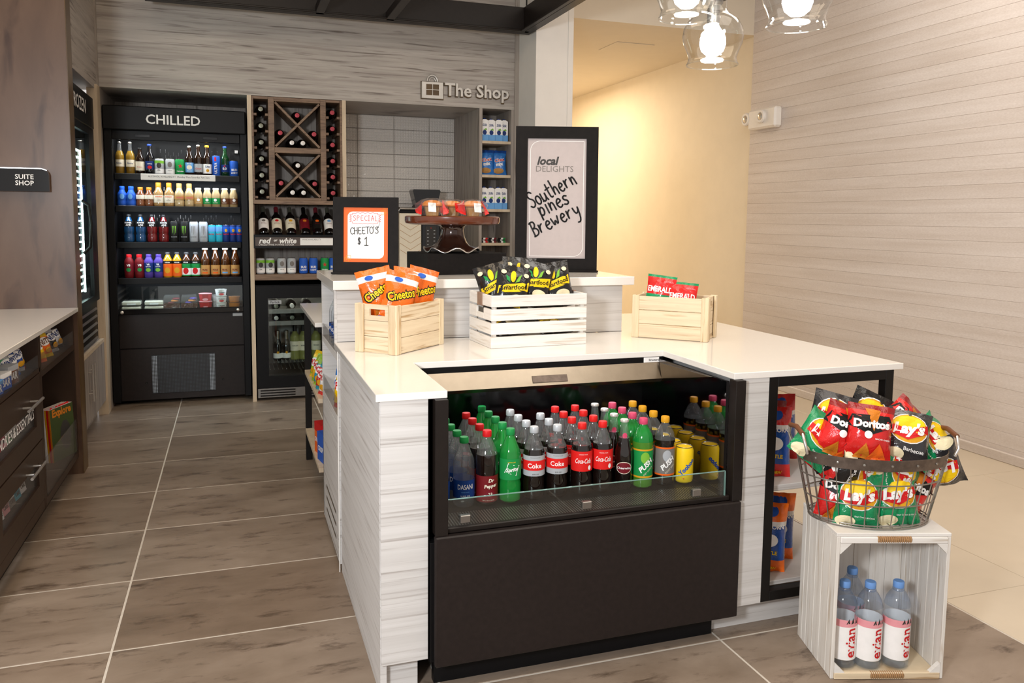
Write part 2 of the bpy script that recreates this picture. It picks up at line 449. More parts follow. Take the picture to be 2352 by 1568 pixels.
# millwork wall at the back of the shop
wb = struct('wall_back', B(-.88, 6.404, 2.302, 2.235, 7.26, 3.66), 'gray_oak', 'grey wood-grain wall panelling above the shop niches')
for x0, x1 in ((.114, .142), (.806, .834), (1.904, 1.928), (2.176, 2.235)):
    part(wb, 'divider_panel', B(x0, 6.404, 0, x1, 7.2, 2.302), ['gray_oak_vertical'])
    part(wb, 'edge_band', B(x0-.0005, 6.4015, 0, x1+.0005, 6.404, 2.302), ['oak_edge' if x1 < 1.9 else 'gray_oak_vertical'])
part(wb, 'back_panel', B(-.9, 7.2, 0, 2.24, 7.26, 2.302), 'gray_oak_vertical')
part(wb, 'trim_strip', B(2.20, 6.392, 0, 2.237, 6.404, 3.66), 'gray_oak_vertical')
# embossed backsplash tiles in the coffee niche
xs = [.835, 1.033, 1.354, 1.671, 1.903]; zs = [2.30, 2.182, 2.077, 1.966, 1.857, 1.753, 1.643, 1.535, 1.427, 1.32, 1.21, 1.1, 1.0, .93]
for a, b in zip(xs, xs[1:]):
    for z1, z0 in zip(zs, zs[1:]):
        part(wb, 'backsplash_tile', B(a+.002, 7.188, z0+.002, b-.002, 7.2, z1-.002, c=.002), 'embossed_tile')
# left side: pale wood wall round the freezer, dark end panel of the counter run
wl = struct('wall_left', B(-1.75, 5.0, 2.275, -.88, 6.404, 3.66), 'gray_oak', 'grey wood-grain wall panel above the freezer')
part(wl, 'corner_post', B(-.93, 6.28, 0, -.866, 6.41, 2.302), 'oak_edge')
part(wl, 'return_panel', B(-.93, 6.41, 0, -.868, 7.26, 2.302), 'gray_oak_vertical')
part(wl, 'corner_trim', B(-.905, 6.37, 2.302, -.868, 6.41, 3.66), 'gray_oak_vertical')
part(wl, 'back_panel', B(-1.78, 5.0, 0, -1.75, 6.41, 3.66), 'gray_oak_vertical')
wp = struct('wall_partition', B(-2.3, 4.856, 0, -.806, 4.99, 3.66), 'dark_stain', 'tall dark stained wood end panel beside the left counter')
part(wp, 'edge_board', B(-.806, 4.858, 0, -.803, 4.992, 3.66), 'dark_edge')
# plank wall on the right, planks one by one
wr = struct('wall_right', B(4.36, -1.2, 0, 4.45, 6.2, 3.66), 'light_grout', 'pale beige wall of horizontal planks on the right')
pk = MB()
pk.prism([(4.36, .0002), (4.36, .0868), (4.3378, .0868), (4.336, .0852), (4.336, .0018), (4.3378, .0002)], -1.2, 6.2, 'xz')
pk_me = pk.mesh('plank', 'pale_slat')
for k in range(42): ob('plank', pk_me, wr, (0, 0, .002+k*.087))
struct('wall_corridor', B(4.37, 6.2, 0, 4.47, 11.2, 3.66), 'cream_paint', 'cream painted wall of the corridor')
struct('wall_corridor_end', B(2.3, 11.2, 0, 4.47, 11.3, 3.2), 'cream_paint', 'cream wall at the far end of the corridor')
struct('wall_pillar', B(2.235, 6.0, 0, 2.54, 11.2, 3.66), 'white_paint', 'off white pillar between the shop wall and the corridor')
trm = struct('trim_1', B(2.50, 5.994, 0, 2.545, 6.0, 3.66, c=.002), 'white_paint', 'thin corner trim strip on the off white pillar', cat='trim')
struct('baseboard_right', B(4.315, -1.2, 0, 4.336, 6.2, .06, c=.004), 'pale_slat', 'low pale baseboard along the plank wall', cat='baseboard')
ce = struct('ceiling', B(-2.4, -1.2, 3.66, 4.6, 7.3, 3.75), 'ceiling_paint', 'off white lobby ceiling', cat='ceiling')
cc = struct('ceiling_corridor', B(2.54, 6.2, 3.03, 4.37, 11.2, 3.66), 'ceiling_paint', 'lower cream ceiling over the corridor', cat='ceiling')
part(cc, 'access_panel', B(3.34, 6.86, 3.024, 3.73, 7.26, 3.03, c=.003), 'ceiling_paint')

# hanging black ceiling frame
t = thing('hanging_ceiling_frame', 'black metal ceiling frame with cross bars hanging at the top', 'ceiling frame', (.85, 5, 2.842))
def fb(n, x0, y0, z0, x1, y1, z1): part(t, n, B(x0-.85, y0-5, z0-2.842, x1-.85, y1-5, z1-2.842, c=.003), 'bronze_black')
fb('beam', -.53, 6.04, 2.842, 2.215, 6.11, 3.03); fb('beam', -.53, 3.7, 2.842, 2.215, 3.77, 3.03)
fb('beam', -.53, 3.77, 2.842, -.46, 6.04, 3.03); fb('beam', 2.145, 3.77, 2.842, 2.215, 6.04, 3.03)
fb('cross_bar', .58, 3.77, 2.842, .64, 6.04, 2.90); fb('cross_bar', 1.08, 3.77, 2.842, 1.14, 6.04, 2.90)
fb('bottom_flange', -.50, 6.0, 2.842, 2.18, 6.04, 2.856); fb('bottom_flange', 2.11, 3.77, 2.842, 2.145, 6.0, 2.856)
for x in (-.495, 2.18):
    for y in (3.735, 6.075):
        part(t, 'hanger_rod', MB().tube([(x-.85, y-5, .188), (x-.85, y-5, .818)], .006), 'black_metal')

# emergency light unit on the plank wall
t = thing('emergency_light', 'white twin-head emergency light unit on the plank wall', 'emergency light', (4.336, 5.945, 2.285))
part(t, 'housing', B(-.075, -.19, -.085, 0, .19, .085, c=.015), 'white_plastic')
for nm, yy, xx in (('lamp_head', -.015, -.085), ('lamp_head', .225, -.05)):
    h = MB().lathe([(.02, 0), (.055, .004), (.058, .02), (.05, .03), (.034, .03), (.03, .024), (0, .024)], 20)
    h.xf(Matrix.Translation((-.07 if yy < 0 else xx, yy, .015)) @ Matrix.Rotation(-PI/2 if yy < 0 else -PI/2, 4, 'Y'))
    lo = part(t, nm, h, 'white_plastic', 40)
    l = MB().lathe([(.0, 0), (.03, 0), (.02, .008), (0, .01)], 14); l.xf(Matrix.Translation((-.098 if yy < 0 else xx-.028, yy, .015)) @ Matrix.Rotation(-PI/2, 4, 'Y'))
    ob('lens', l.mesh('lens', 'chrome', 40), lo)
    if yy > 0: part(t, 'neck', MB().tube([(-.04, .18, .015), (-.04, .23, .015)], .018, 10), 'white_plastic')

# pendant lamps over the counter
def pendant(x, y, z, lab, rot):
    t = thing('pendant_lamp', lab, 'pendant lamp', (x, y, z), rot, 'glass pendant lamps over the counter')
    sh = MB().open_lathe([(.0835, 0), (.0845, .003), (.080, .012), (.078, .024), (.085, .045), (.096, .07), (.100, .092), (.096, .118), (.082, .143), (.060, .160), (.046, .172), (.043, .19), (.043, .215)], 36)
    g = part(t, 'glass_shade', sh, 'clear_glass', 60)
    ring = [(.084*math.cos(2*PI*k/36), .084*math.sin(2*PI*k/36), .001) for k in range(36)]
    ob('rim', MB().tube(ring, .0022, 6, True).mesh('rim', 'clear_glass', 60), g)
    bl = part(t, 'bulb', MB().lathe([(.0, .028), (.02, .032), (.036, .046), (.043, .068), (.041, .09), (.03, .11), (.02, .125), (.016, .135)], 20), 'bulb_glow', 60)
    part(t, 'socket', MB().lathe([(.019, .134), (.021, .14), (.021, .19), (.03, .2), (.03, .23), (.008, .24)], 16), 'gray_metal', 30)
    part(t, 'shade_collar', MB().lathe([(.045, .213), (.047, .218), (.047, .236), (.02, .246), (.006, .25)], 20), 'black_metal', 30)
    part(t, 'cord', MB().tube([(0, 0, .245), (0, 0, 3.655-z)], .004, 6), 'black_metal')
pendant(1.519, 2.399, 1.932, 'lowest clear glass pendant lamp, middle of the three', 0)
pendant(1.335, 2.261, 2.037, 'leftmost clear glass pendant lamp, cut by the top of the picture', 0)
pendant(1.543, 2.002, 1.974, 'rightmost clear glass pendant lamp in front of the plank wall', 0)

# wall lettering "The Shop" with the shopping-bag emblem
t = thing('shop_sign', 'raised white shop lettering with shopping-bag emblem on grey wood', 'sign', (1.79, 6.404, 2.43))
def ext_text(s, cx, cz, y0, y1, w, h, mats, **k):
    v, f = text2d(s, ext=.5, width=w, height=h, **k)
    m = MB(); m.v = [(cx+p[0], y0 if p[2] > 0 else y1, cz+p[1]) for p in v]; m.f = list(f); m.m = [0]*len(f)
    return m
plate = MB().box(-.367, -.022, -.078, -.192, -.004, .052, c=.003)
for sx in (0, 1):
    for sz in (0, 1):
        plate.box(-.331+sx*.054, -.0235, -.052+sz*.045, -.331+sx*.054+.049, -.0215, -.052+sz*.045+.04, mi=1, c=.0008)
part(t, 'emblem_plate', plate, ['foil_white', 'dark_edge'])
for r_ in (.042, .026):
    part(t, 'bag_handle', MB().tube([(-.28+r_*math.cos(PI*k/12), -.012, .05+.006+r_*1.15*math.sin(PI*k/12)) for k in range(13)], .006 if r_ > .03 else .004, 6), 'foil_white', 60)
part(t, 'lettering', ext_text('The Shop', .088, -.014, -.026, -.012, .535, None, None, bold=.02), 'foil_white')
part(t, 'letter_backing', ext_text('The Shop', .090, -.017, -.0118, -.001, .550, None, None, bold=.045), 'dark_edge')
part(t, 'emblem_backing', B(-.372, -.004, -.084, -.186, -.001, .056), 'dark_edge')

# ================================================================== LEFT COUNTER RUN
XF = -.825
t = thing('drawer_cabinet', 'dark brown drawer cabinet with lettered glass-fronted drawers', 'cabinet', (XF, 3.6, 0))
def lb(n, x0, y0, z0, x1, y1, z1, mat='espresso', c=0, par=None): return part(par or t, n, B(x0-XF, y0-ORY, z0, x1-XF, y1-ORY, z1, c=c), mat)
ORY = 3.6
lb('carcass', -1.58, 3.0, .10, -1.12, 4.015, .72); lb('carcass_divider', -1.12, 3.0, .415, XF-.021, 4.015, .425)
lb('toe_kick', -1.58, 3.0, 0, -.885, 4.035, .10, 'black_satin')
lb('top_shelf', -1.58, 3.0, .72, XF, 4.03, .739); lb('back_board', -1.58, 3.0, .739, -1.2, 4.03, .893)
lb('side_panel', -1.58, 4.015, .10, XF, 4.035, .893)
lb('tray_lip', XF-.006, 3.0, .739, XF-.002, 4.01, .795, 'acrylic')
lb('bottom_rail', -.87, 3.0, .10, XF-.001, 4.015, .145)
for z0, z1, w0, w1, txt in ((.4235, .715, .497, .592, True), (.148, .4165, .232, .335, False)):
    d = MB()
    y0, y1, a0, a1 = 3.06, 4.012, 3.33, 3.925
    for q in ((y0, z0, a0, z1), (a1, z0, y1, z1), (a0, z0, a1, w0), (a0, w1, a1, z1)):
        d.box(-.019, q[0]-ORY, q[1], 0, q[2]-ORY, q[3])
    dr = part(t, 'drawer', d, 'espresso')
    ob('window_pane', B(-.014, a0-ORY, w0, -.010, a1-ORY, w1).mesh('window_pane', 'acrylic'), dr)
    ob('inner_tray', B(-.3, a0-ORY, w0-.01, -.018, a1-ORY, w0-.004).mesh('inner_tray', 'black_satin'), dr)
    hz = .628 if txt else .349
    hd = MB().tube([(.035, 3.635-ORY, hz), (.035, 3.895-ORY, hz)], .006, 8)
    for yy in (3.70, 3.83): hd.tube([(0, yy-ORY, hz), (.035, yy-ORY, hz)], .005, 8)
    ob('handle', hd.mesh('handle', 'chrome', 40), dr)
    if txt:
        v, f = text2d('SUNDRIES & ESSENTIALS', width=.62, bold=.005)
        ob('lettering', flat('lettering', [(-.0085, 3.61+p[0]-ORY, .556+p[1]*1.05) for p in v], f, 'ink_white'), dr)
ORY = 4.4
t = thing('magazine_cabinet', 'dark brown open cabinet with snack tray and magazine rack', 'cabinet', (XF, 4.4, 0))
lb('carcass_back', -1.58, 4.04, .10, -1.30, 4.853, .893); lb('side_panel', -1.30, 4.04, .10, XF, 4.06, .893)
lb('side_panel', -1.30, 4.835, .10, XF, 4.853, .893)
lb('toe_kick', -1.58, 4.04, 0, -.885, 4.85, .10, 'black_satin')
lb('tray_shelf', -1.30, 4.06, .69, XF, 4.835, .718); lb('bottom_shelf', -1.30, 4.06, .10, XF, 4.835, .135)
lb('tray_lip', XF-.006, 4.07, .718, XF-.002, 4.83, .79, 'acrylic')
lb('acrylic_front', XF-.006, 4.075, .135, XF-.001, 4.825, .312, 'acrylic')
w = thing('left_worktop', 'white quartz worktop on the dark left cabinets', 'worktop', (-.8, 3.6, .893))
part(w, 'slab', B(-.80, -1.1, 0, 0, 1.255, .022, c=.002), 'quartz')
# lit acrylic sign on the dark panel
t = thing('lit_wall_sign', 'dark acrylic lettered sign with glowing top edge on the dark panel', 'sign', (-1.2, 4.85, 1.53))
pl = [(-.3, 0), (.298, 0), (.298, .085)]+[(.268+.03*math.cos(a), .085+.03*math.sin(a)) for a in (PI/6, PI/3, PI/2)]+[(-.3, .115)]
part(t, 'plate', MB().prism(pl, -.05, -.03, 'xz'), 'black_gloss')
part(t, 'mounting_block', B(-.3, -.03, .02, .2, 0, .10), 'black_satin')
part(t, 'light_strip', MB().prism([(-.3, .1155), (.262, .1155), (.285, .108), (.288, .111), (.264, .1195), (-.3, .1195)], -.05, -.03, 'xz'), 'sign_glow')
for i_, s in enumerate(('SUITE', 'SHOP')):
    ob('lettering', text_xz(s, .187, -.0505, .074-.032*i_, 'ink_white', width=(.084, .084)[i_], bold=.01), t)

# freezer beside the back corner
t = thing('upright_freezer', 'black upright freezer with lit glass door on the left wall', 'freezer', (-.9, 5.6, .55))
def zb(n, x0, y0, z0, x1, y1, z1, mat='black_satin', c=0): return part(t, n, B(x0+.9, y0-5.6, z0-.55, x1+.9, y1-5.6, z1-.55, c=c), mat)
zb('cabinet_back', -1.7, 5.02, .56, -1.66, 6.25, 2.2); zb('cabinet_side', -1.66, 6.21, .56, -.91, 6.25, 2.2); zb('cabinet_side', -1.66, 5.02, .56, -.91, 5.06, 2.2)
zb('cabinet_floor', -1.66, 5.06, .56, -.91, 6.21, .83); zb('sign_header', -1.66, 5.02, 1.99, -.888, 6.25, 2.2, c=.004)
zb('inner_lining', -1.65, 5.06, .83, -1.64, 6.21, 1.99, 'white_plastic')
d = MB()
for q in ((5.04, .83, 5.12, 1.985), (6.02, .83, 6.22, 1.985), (5.12, .83, 6.02, .87), (5.12, 1.94, 6.02, 1.985)): d.box(-.01, q[0]-5.6, q[1]-.55, .012, q[2]-5.6, q[3]-.55)
dr = part(t, 'door_frame', d, 'black_satin')
ob('door_glass', B(-.003, 5.12-5.6, .87-.55, .002, 6.02-5.6, 1.94-.55).mesh('door_glass', 'front_glass'), dr)
ob('door_handle', MB().tube([(.012, 5.66-5.6, .62), (.05, 5.66-5.6, .66), (.062, 5.66-5.6, .80), (.05, 5.66-5.6, .92), (.012, 5.66-5.6, .95)], .009, 8).mesh('door_handle', 'black_metal', 60), dr)
for k in range(21):
    z = .915+k*.0455
    part(t, 'wire_shelf', B(-.6, 5.06-5.6, z-.55-.004, -.05, 6.0-5.6, z-.55, c=0), 'white_plastic')
    part(t, 'led_bar', B(-.046, 5.4-5.6, z-.55-.004, -.040, 5.99-5.6, z-.55+.006), 'led_white')
part(t, 'led_column', B(-.045, 5.985-5.6, .35, -.035, 6.0-5.6, 1.28), 'led_white')
zb('louver_frame', -1.66, 5.02, .555, -.94, 6.25, .58)
for k in range(5): part(t, 'louver', MB().prism([(-.035, .02+k*.05), (-.005, .01+k*.05), (0, .014+k*.05), (-.03, .05+k*.05)], 5.04-5.6, 6.2-5.6, 'xz'), 'gray_metal')
v, f = text2d('FROZEN', width=.47, height=.088, bold=.012)
ob('lettering', flat('lettering', [(.0135, 5.70-5.6+p[0], 2.105-.55+p[1]) for p in v], f, 'ink_white'), t)
t = thing('freezer_base_cabinet', 'pale wood two-door base cabinet under the freezer', 'cabinet', (-.9, 5.65, 0))
part(t, 'body', B(-.75, -.63, .10, .0, .625, .548), 'gray_oak_vertical'); part(t, 'toe_kick', B(-.75, -.63, 0, -.04, .625, .10), 'gray_oak_vertical')
for s in (-1, 1):
    dd = part(t, 'door', B(.001, -.313+s*.315, .105, .02, .313+s*.315, .52, c=.002), 'gray_oak_vertical')
    h = MB().tube([(.045, s*.045, .24), (.045, s*.045, .475)], .006, 8)
    for zz in (.29, .425): h.tube([(.018, s*.045, zz), (.045, s*.045, zz)], .004, 6)
    ob('handle', h.mesh('handle', 'chrome', 40), dd)
part(t, 'top_edge', B(0, -.63, .525, .022, .625, .548), 'oak_edge')

# ================================================================== CHILLED CABINET
CX, CY = -.378, 6.5
t = thing('chilled_cabinet', 'tall black open-front chilled cabinet with lettered header', 'refrigerator', (CX, CY, 0))
def cb(n, x0, y0, z0, x1, y1, z1, mat='black_satin', c=0): return part(t, n, B(x0-CX, y0-CY, z0, x1-CX, y1-CY, z1, c=c), mat)
cb('side_panel', -.862, 6.49, .03, -.81, 7.15, 2.185, c=.004); cb('side_panel', .058, 6.49, .03, .108, 7.15, 2.185, c=.004)
cb('back_panel', -.81, 6.98, .68, .058, 7.15, 2.015, 'black_metal'); cb('top_cap', -.81, 6.52, 2.05, .058, 7.15, 2.185)
cb('sign_header', -.862, 6.455, 2.018, .10, 6.52, 2.187, c=.006); cb('valance', -.81, 6.50, 1.952, .058, 6.53, 2.018, c=.003)
for xx in (-.66, -.2): cb('valance_tag', xx, 6.494, 1.972, xx+.10, 6.499, 1.992, 'black_gloss', c=.001)
ob('lettering', text_xz('CHILLED', -.397-CX, -.0465, 2.099, 'ink_white', width=.365, bold=.014), t)
SHZ = (1.708, 1.475, 1.212, .947)
for i_, z in enumerate(SHZ):
    cb('shelf', -.805, 6.53, z-.018, .053, 6.97, z, 'black_satin')
    cb('shelf_lip', -.805, 6.515, z-.042, .053, 6.53, z+.004, 'black_satin', c=.003)
cb('led_strip', -.78, 6.545, 1.985, .03, 6.56, 1.992, 'led_white')
area('cabinet_light', (CX, 6.55, 1.975), (CX, 6.85, 1.5), .8, .02, 3.0, COOL)
for z in SHZ: area('cabinet_light', (CX, 6.545, z-.05), (CX, 6.85, z-.5), .8, .02, 1.9, (.72, .84, 1))  # one under each shelf; the lowest is added to brighten the dark tray
pr = part(t, 'notice_plate', B(-.631-CX, .008, 1.668, -.12-CX, .0145, 1.713, c=.002), 'ink_white')
ob('lettering', text_xz('ALCOHOL AVAILABILITY  Monday Thru Saturday 7am-2am', -.372-CX, .0073, 1.692, 'ink_dark_gray', width=.42), pr)
sl = MB()
for i_, (z0, z1) in enumerate(((1.72, 1.93), (1.49, 1.65), (1.23, 1.42))):
    for a in range(40):
        for b in range(5):
            if (a*7+b*3+i_) % 5 < 3 and a > 6+4*(i_ == 0):
                x = -.74+a*.019; zc = z0+.03+b*.042+(a % 2)*.021
                if zc+.03 < z1: sl.box(x-CX, .474, zc, x+.004-CX, .4795, zc+.028)
o_ = part(t, 'vent_slots', sl, 'black_gloss'); o_['kind'] = 'stuff'
cb('lamp_socket', .018, 6.90, 1.905, .05, 6.98, 1.935, 'gray_metal', c=.004)
cb('base_body', -.86, 6.55, .03, .106, 7.15, .66); cb('front_panel', -.862, 6.535, .425, .108, 6.55, .682, 'black_laminate', c=.003)
cb('front_rail', -.84, 6.505, .682, .085, 6.55, .722, 'black_gloss', c=.004)
cb('display_tray', -.81, 6.55, .66, .058, 6.98, .702, 'black_satin')
cb('front_glass', -.81, 6.512, .722, .055, 6.517, .888, 'front_glass')
for xx in (-.785, .02): part(t, 'knob', MB().lathe([(.012, 0), (.012, .006), (.007, .010)], 14).xf(Matrix.Translation((xx-CX, .003, .70)) @ Matrix.Rotation(PI/2, 4, 'X')), 'chrome', 40)
st = part(t, 'maker_plate', B(-.02-CX, .026, .648, .052-CX, .033, .672, c=.003), 'silver' if 'silver' in MT else 'ink_silver')
cb('lower_panel', -.862, 6.54, .03, .108, 6.55, .42, 'black_laminate', c=.003)
cb('grille', -.60, 6.534, .08, -.155, 6.54, .37, 'perforated_panel', c=.001)
for xx in (-.598, -.193): cb('grille_edge', xx, 6.5325, .085, xx+.036, 6.5345, .365, 'perforated_bright', c=0)
for xx in (-.64, -.10): part(t, 'panel_screw', MB().lathe([(.008, 0), (.006, .003)], 10).xf(Matrix.Translation((xx-CX, .039, .16)) @ Matrix.Rotation(PI/2, 4, 'X')), 'black_gloss')

# ================================================================== WINE RACK, DISPLAY, WINE COOLER
t = thing('wine_rack', 'brown wood wine rack with two crossed bays and bottle columns', 'wine rack', (.475, 6.404, 1.507))
def wbx(n, x0, y0, z0, x1, y1, z1, mat='walnut', c=.0015): return part(t, n, B(x0-.475, y0-6.404, z0-1.507, x1-.475, y1-6.404, z1-1.507, c=c), mat)
RZ0, RZ1 = 1.535, 2.28
for x0, x1 in ((.144, .158), (.262, .305), (.642, .684), (.788, .805)): wbx('upright', x0, 6.402, RZ0, x1, 6.75, RZ1+.018)
wbx('top_board', .144, 6.41, RZ1, .805, 6.75, RZ1+.02); wbx('bottom_board', .144, 6.40, 1.505, .805, 6.75, 1.536, 'walnut_h')
wbx('middle_board', .305, 6.402, 1.889, .642, 6.75, 1.93, 'walnut_h'); wbx('bay_bottom', .305, 6.402, 1.536, .642, 6.75, 1.556, 'walnut_h'); wbx('bay_top', .305, 6.402, RZ1-.012, .642, 6.75, RZ1, 'walnut_h')
wbx('back_board', .144, 6.752, 1.535, .805, 6.76, 2.29, 'gray_oak_vertical')
for zb0, zb1 in ((1.556, 1.889), (1.93, 2.268)):
    for sgn in (1, -1):
        L = .337; H = zb1-zb0; ang = math.atan2(H, L); ln = math.hypot(L, H)-.018
        m = MB().box(-ln/2, .0 if sgn > 0 else .002, -.0085, ln/2, .34, .0085, c=.0015)
        m.xf(Matrix.Translation((.4735-.475, 0, (zb0+zb1)/2-1.507)) @ Matrix.Rotation(-sgn*ang, 4, 'Y'))
        part(t, 'cross_board', m, 'walnut_h')
NZ = [2.168-.1224*k for k in range(6)]
for xa, xb in ((.158, .262), (.684, .788)):
    for z in NZ:
        wbx('bottle_rest', xa, 6.41, z-.010, xa+.022, 6.74, z+.008); wbx('bottle_rest', xb-.022, 6.41, z-.010, xb, 6.74, z+.008)
t = thing('wine_display_shelf', 'brown wood display shelves with lettered wine plate', 'shelf', (.475, 6.404, .928))
def dbx(n, x0, y0, z0, x1, y1, z1, mat='walnut_h', c=.001): return part(t, n, B(x0-.475, y0-6.404, z0-.928, x1-.475, y1-6.404, z1-.928, c=c), mat)
dbx('side_board', .144, 6.41, .973, .152, 6.9, 1.503, 'walnut'); dbx('side_board', .797, 6.41, .973, .805, 6.9, 1.503, 'walnut')
dbx('back_board', .152, 6.89, .973, .797, 6.9, 1.503, 'gray_oak_vertical')
dbx('lower_shelf', .144, 6.40, .93, .805, 6.89, .973); dbx('upper_shelf', .152, 6.42, 1.205, .797, 6.89, 1.222)
dbx('slanted_rest', .152, 6.70, 1.222, .797, 6.71, 1.40, 'walnut')
dbx('sign_frame', .142, 6.395, 1.172, .806, 6.412, 1.276, 'black_satin')
pl_ = dbx('sign_plate', .152, 6.392, 1.19, .80, 6.396, 1.256, 'ink_plate_brown', c=.0005)
for s, cx_, cz_, wd, k in (('red', -.252, .302, .088, {}), ('or', -.175, .303, .028, {}), ('white', -.085, .302, .125, {})):
    ob('lettering', text_xz(s, cx_, -.0125, cz_, 'ink_white', width=wd, shear=.25, bold=.03), pl_)
ob('lettering', text_xz('CHILLED WINE IN WINE COOLER', -.17, -.0125, .272, 'ink_white', width=.26), pl_)
wp_ = part(t, 'availability_plate', B(.005, -.0145, .268, .325, -.0122, .322, c=.0005), 'ink_white')
ob('lettering', text_xz('WINE AVAILABILITY', .09, -.0148, .311, 'ink_gray', width=.14), wp_)

t = thing('wine_cooler', 'black under-counter wine cooler with glass door and grey grille', 'wine cooler', (.475, 6.42, .012))
def kb(n, x0, y0, z0, x1, y1, z1, mat='black_satin', c=0): return part(t, n, B(x0-.475, y0-6.42, z0-.012, x1-.475, y1-6.42, z1-.012, c=c), mat)
kb('cabinet_side', .148, 6.44, .1, .17, 6.95, .89); kb('cabinet_side', .782, 6.44, .1, .803, 6.95, .89); kb('cabinet_top', .17, 6.44, .86, .782, 6.95, .89)
kb('cabinet_back', .17, 6.92, .1, .782, 6.95, .86, 'gray_metal'); kb('cabinet_floor', .17, 6.44, .1, .782, 6.92, .2, 'black_satin')
d = MB()
for q in ((.15, .102, .235, .886), (.715, .102, .80, .886), (.235, .102, .715, .188), (.235, .79, .715, .886)): d.box(q[0]-.475, -.02, q[1]-.012, q[2]-.475, .018, q[3]-.012)
dr = part(t, 'door_frame', d, 'black_satin'); ob('door_glass', B(-.24, -.006, .176, .24, -.002, .778).mesh('door_glass', 'front_glass'), dr)
pt_ = part(t, 'maker_plate', B(-.236, -.022, .735, -.14, -.0195, .765, c=.001), 'ink_silver'); ob('lettering', text_xz('Perlick', -.188, -.0225, .75, 'ink_black', width=.07), pt_)
for z in (.685, .593): kb('wood_shelf_front', .238, 6.445, z-.018, .712, 6.46, z+.018, 'gray_metal', c=.002); kb('shelf_rack', .24, 6.46, z-.012, .71, 6.91, z-.006, 'gray_metal')
for z in (.285, .235):
    for k in range(16): part(t, 'rack_wire', MB().tube([(-.23+k*.031, .03, z-.012), (-.23+k*.031, .48, z-.012)], .003, 5), 'gray_metal')
kb('toe_grille', .15, 6.41, .022, .80, 6.44, .098, 'gray_metal', c=.003)
for k in range(3):
    for a, b in ((.17, .43), (.53, .78)): kb('grille_slot', a, 6.4085, .034+k*.02, b, 6.411, .044+k*.02, 'black_gloss')
area('wine_cooler_light', (.475, 6.5, .84), (.475, 6.7, .3), .4, .03, .9, (1, .95, .85))

# right-hand shelf column and coffee corner
t = thing('snack_shelf_column', 'narrow grey wood shelf column at the right of the wall', 'shelf', (2.052, 6.404, .9))
part(t, 'back_board', B(-.124, .4, 0, .124, .41, 1.40), 'gray_oak_vertical')
for z in (2.045, 1.771, 1.491, 1.213): part(t, 'shelf', B(-.1235, .002, z-.022-.9, .1235, .40, z-.9, c=.001), 'oak_edge')
t = thing('coffee_counter', 'white coffee counter and grey cabinet inside the tiled niche', 'counter', (1.369, 6.42, 0))
part(t, 'base_cabinet', B(-.534, .02, .09, .534, .76, .89), 'gray_oak'); part(t, 'slab', B(-.534, 0, .891, .534, .767, .915, c=.002), 'quartz'); part(t, 'toe_kick', B(-.534, .08, 0, .534, .76, .09), 'gray_oak')
t = thing('coffee_machine', 'black and beige coffee machine with a bean hopper', 'coffee machine', (1.5, 6.75, .915))
part(t, 'body', B(-.20, .02, 0, .185, .40, .585, c=.012), 'black_satin')
part(t, 'side_trim', MB().tube([(-.195, 0, .01), (-.195, 0, .55), (-.18, 0, .575), (.0, 0, .575)], .008, 8), 'chrome', 40)
fp = part(t, 'front_panel', B(-.186, .0, .05, .002, .02, .535, c=.004), 'ink_cream')
for k in range(5):
    zc = .42-k*.055
    ob('chevron', MB().tube([(-.18, -.0005, zc+.03), (-.092, -.001, zc-.025), (-.004, -.0005, zc+.03)], .0016, 5).mesh('chevron', 'ink_tan'), fp)
pn = part(t, 'control_panel', B(.006, -.002, .02, .16, .02, .45, c=.003), 'black_gloss')
ds = ob('keypad', B(.036, -.0045, .25, .132, -.002, .43, c=.001).mesh('keypad', 'ink_dark_gray'), pn)
dot = MB()
for r_ in range(5):
    for c_ in range(2): dot.box(.05+c_*.056, -.0058, .27+r_*.03, .064+c_*.056, -.0045, .276+r_*.03)
dot.box(.08, -.0058, .41, .088, -.0045, .416, mi=1)
ob('keypad_marks', dot.mesh('keypad_marks', ['ink_silver', 'ink_red']), pn)
part(t, 'hopper', MB().prism([(-.03, .60), (.145, .60), (.178, .725), (.168, .738), (-.054, .738), (-.062, .725)], .04, .2, 'xz'), 'black_gloss')
part(t, 'hopper_collar', B(-.035, .035, .583, .15, .205, .603, c=.003), 'black_satin')

# ================================================================== ISLAND
def bevel(o, w=.002):
    m = o.modifiers.new('bevel', 'BEVEL'); m.width = w; m.segments = 2; m.limit_method = 'ANGLE'; return o
t = thing('island_surround', 'pale wood-grain panels of the island around the drinks cooler', 'island', (.385, 2.275, 0))
def ib(n, x0, y0, z0, x1, y1, z1, mat='light_oak', c=.0008): return part(t, n, B(x0-.385, y0-2.275, z0, x1-.385, y1-2.275, z1, c=c), mat)
ib('side_panel', .383, 2.276, 0, .402, 3.178, .893); ib('front_panel', .385, 2.268, .10, .525, 2.276, .893)
ib('inner_panel', .51, 2.276, .10, .528, 2.95, .893, 'black_satin')
ib('toe_kick', .402, 2.30, 0, .50, 2.318, .10); ib('front_panel', 1.597, 2.268, .10, 1.702, 2.284, .893)
ib('toe_kick', 1.545, 2.325, 0, 2.235, 2.345, .10); ib('inner_panel', 1.686, 2.284, .10, 1.702, 3.2, .893)
ib('back_panel', .402, 3.16, .0, 1.686, 3.178, .893)
w = thing('island_worktop', 'large white quartz worktop with a notch around the drinks cooler', 'worktop', (.372, 2.265, .893))
pol = [(.372, 2.265), (.582, 2.265), (.582, 2.74), (1.561, 2.74), (1.561, 2.265), (2.27, 2.265), (2.27, 3.9), (1.655, 3.9), (1.655, 3.274), (.372, 3.274)]
bevel(part(w, 'slab', MB().prism([(x-.372, y-2.265) for x, y in pol], 0, .022), 'quartz'))
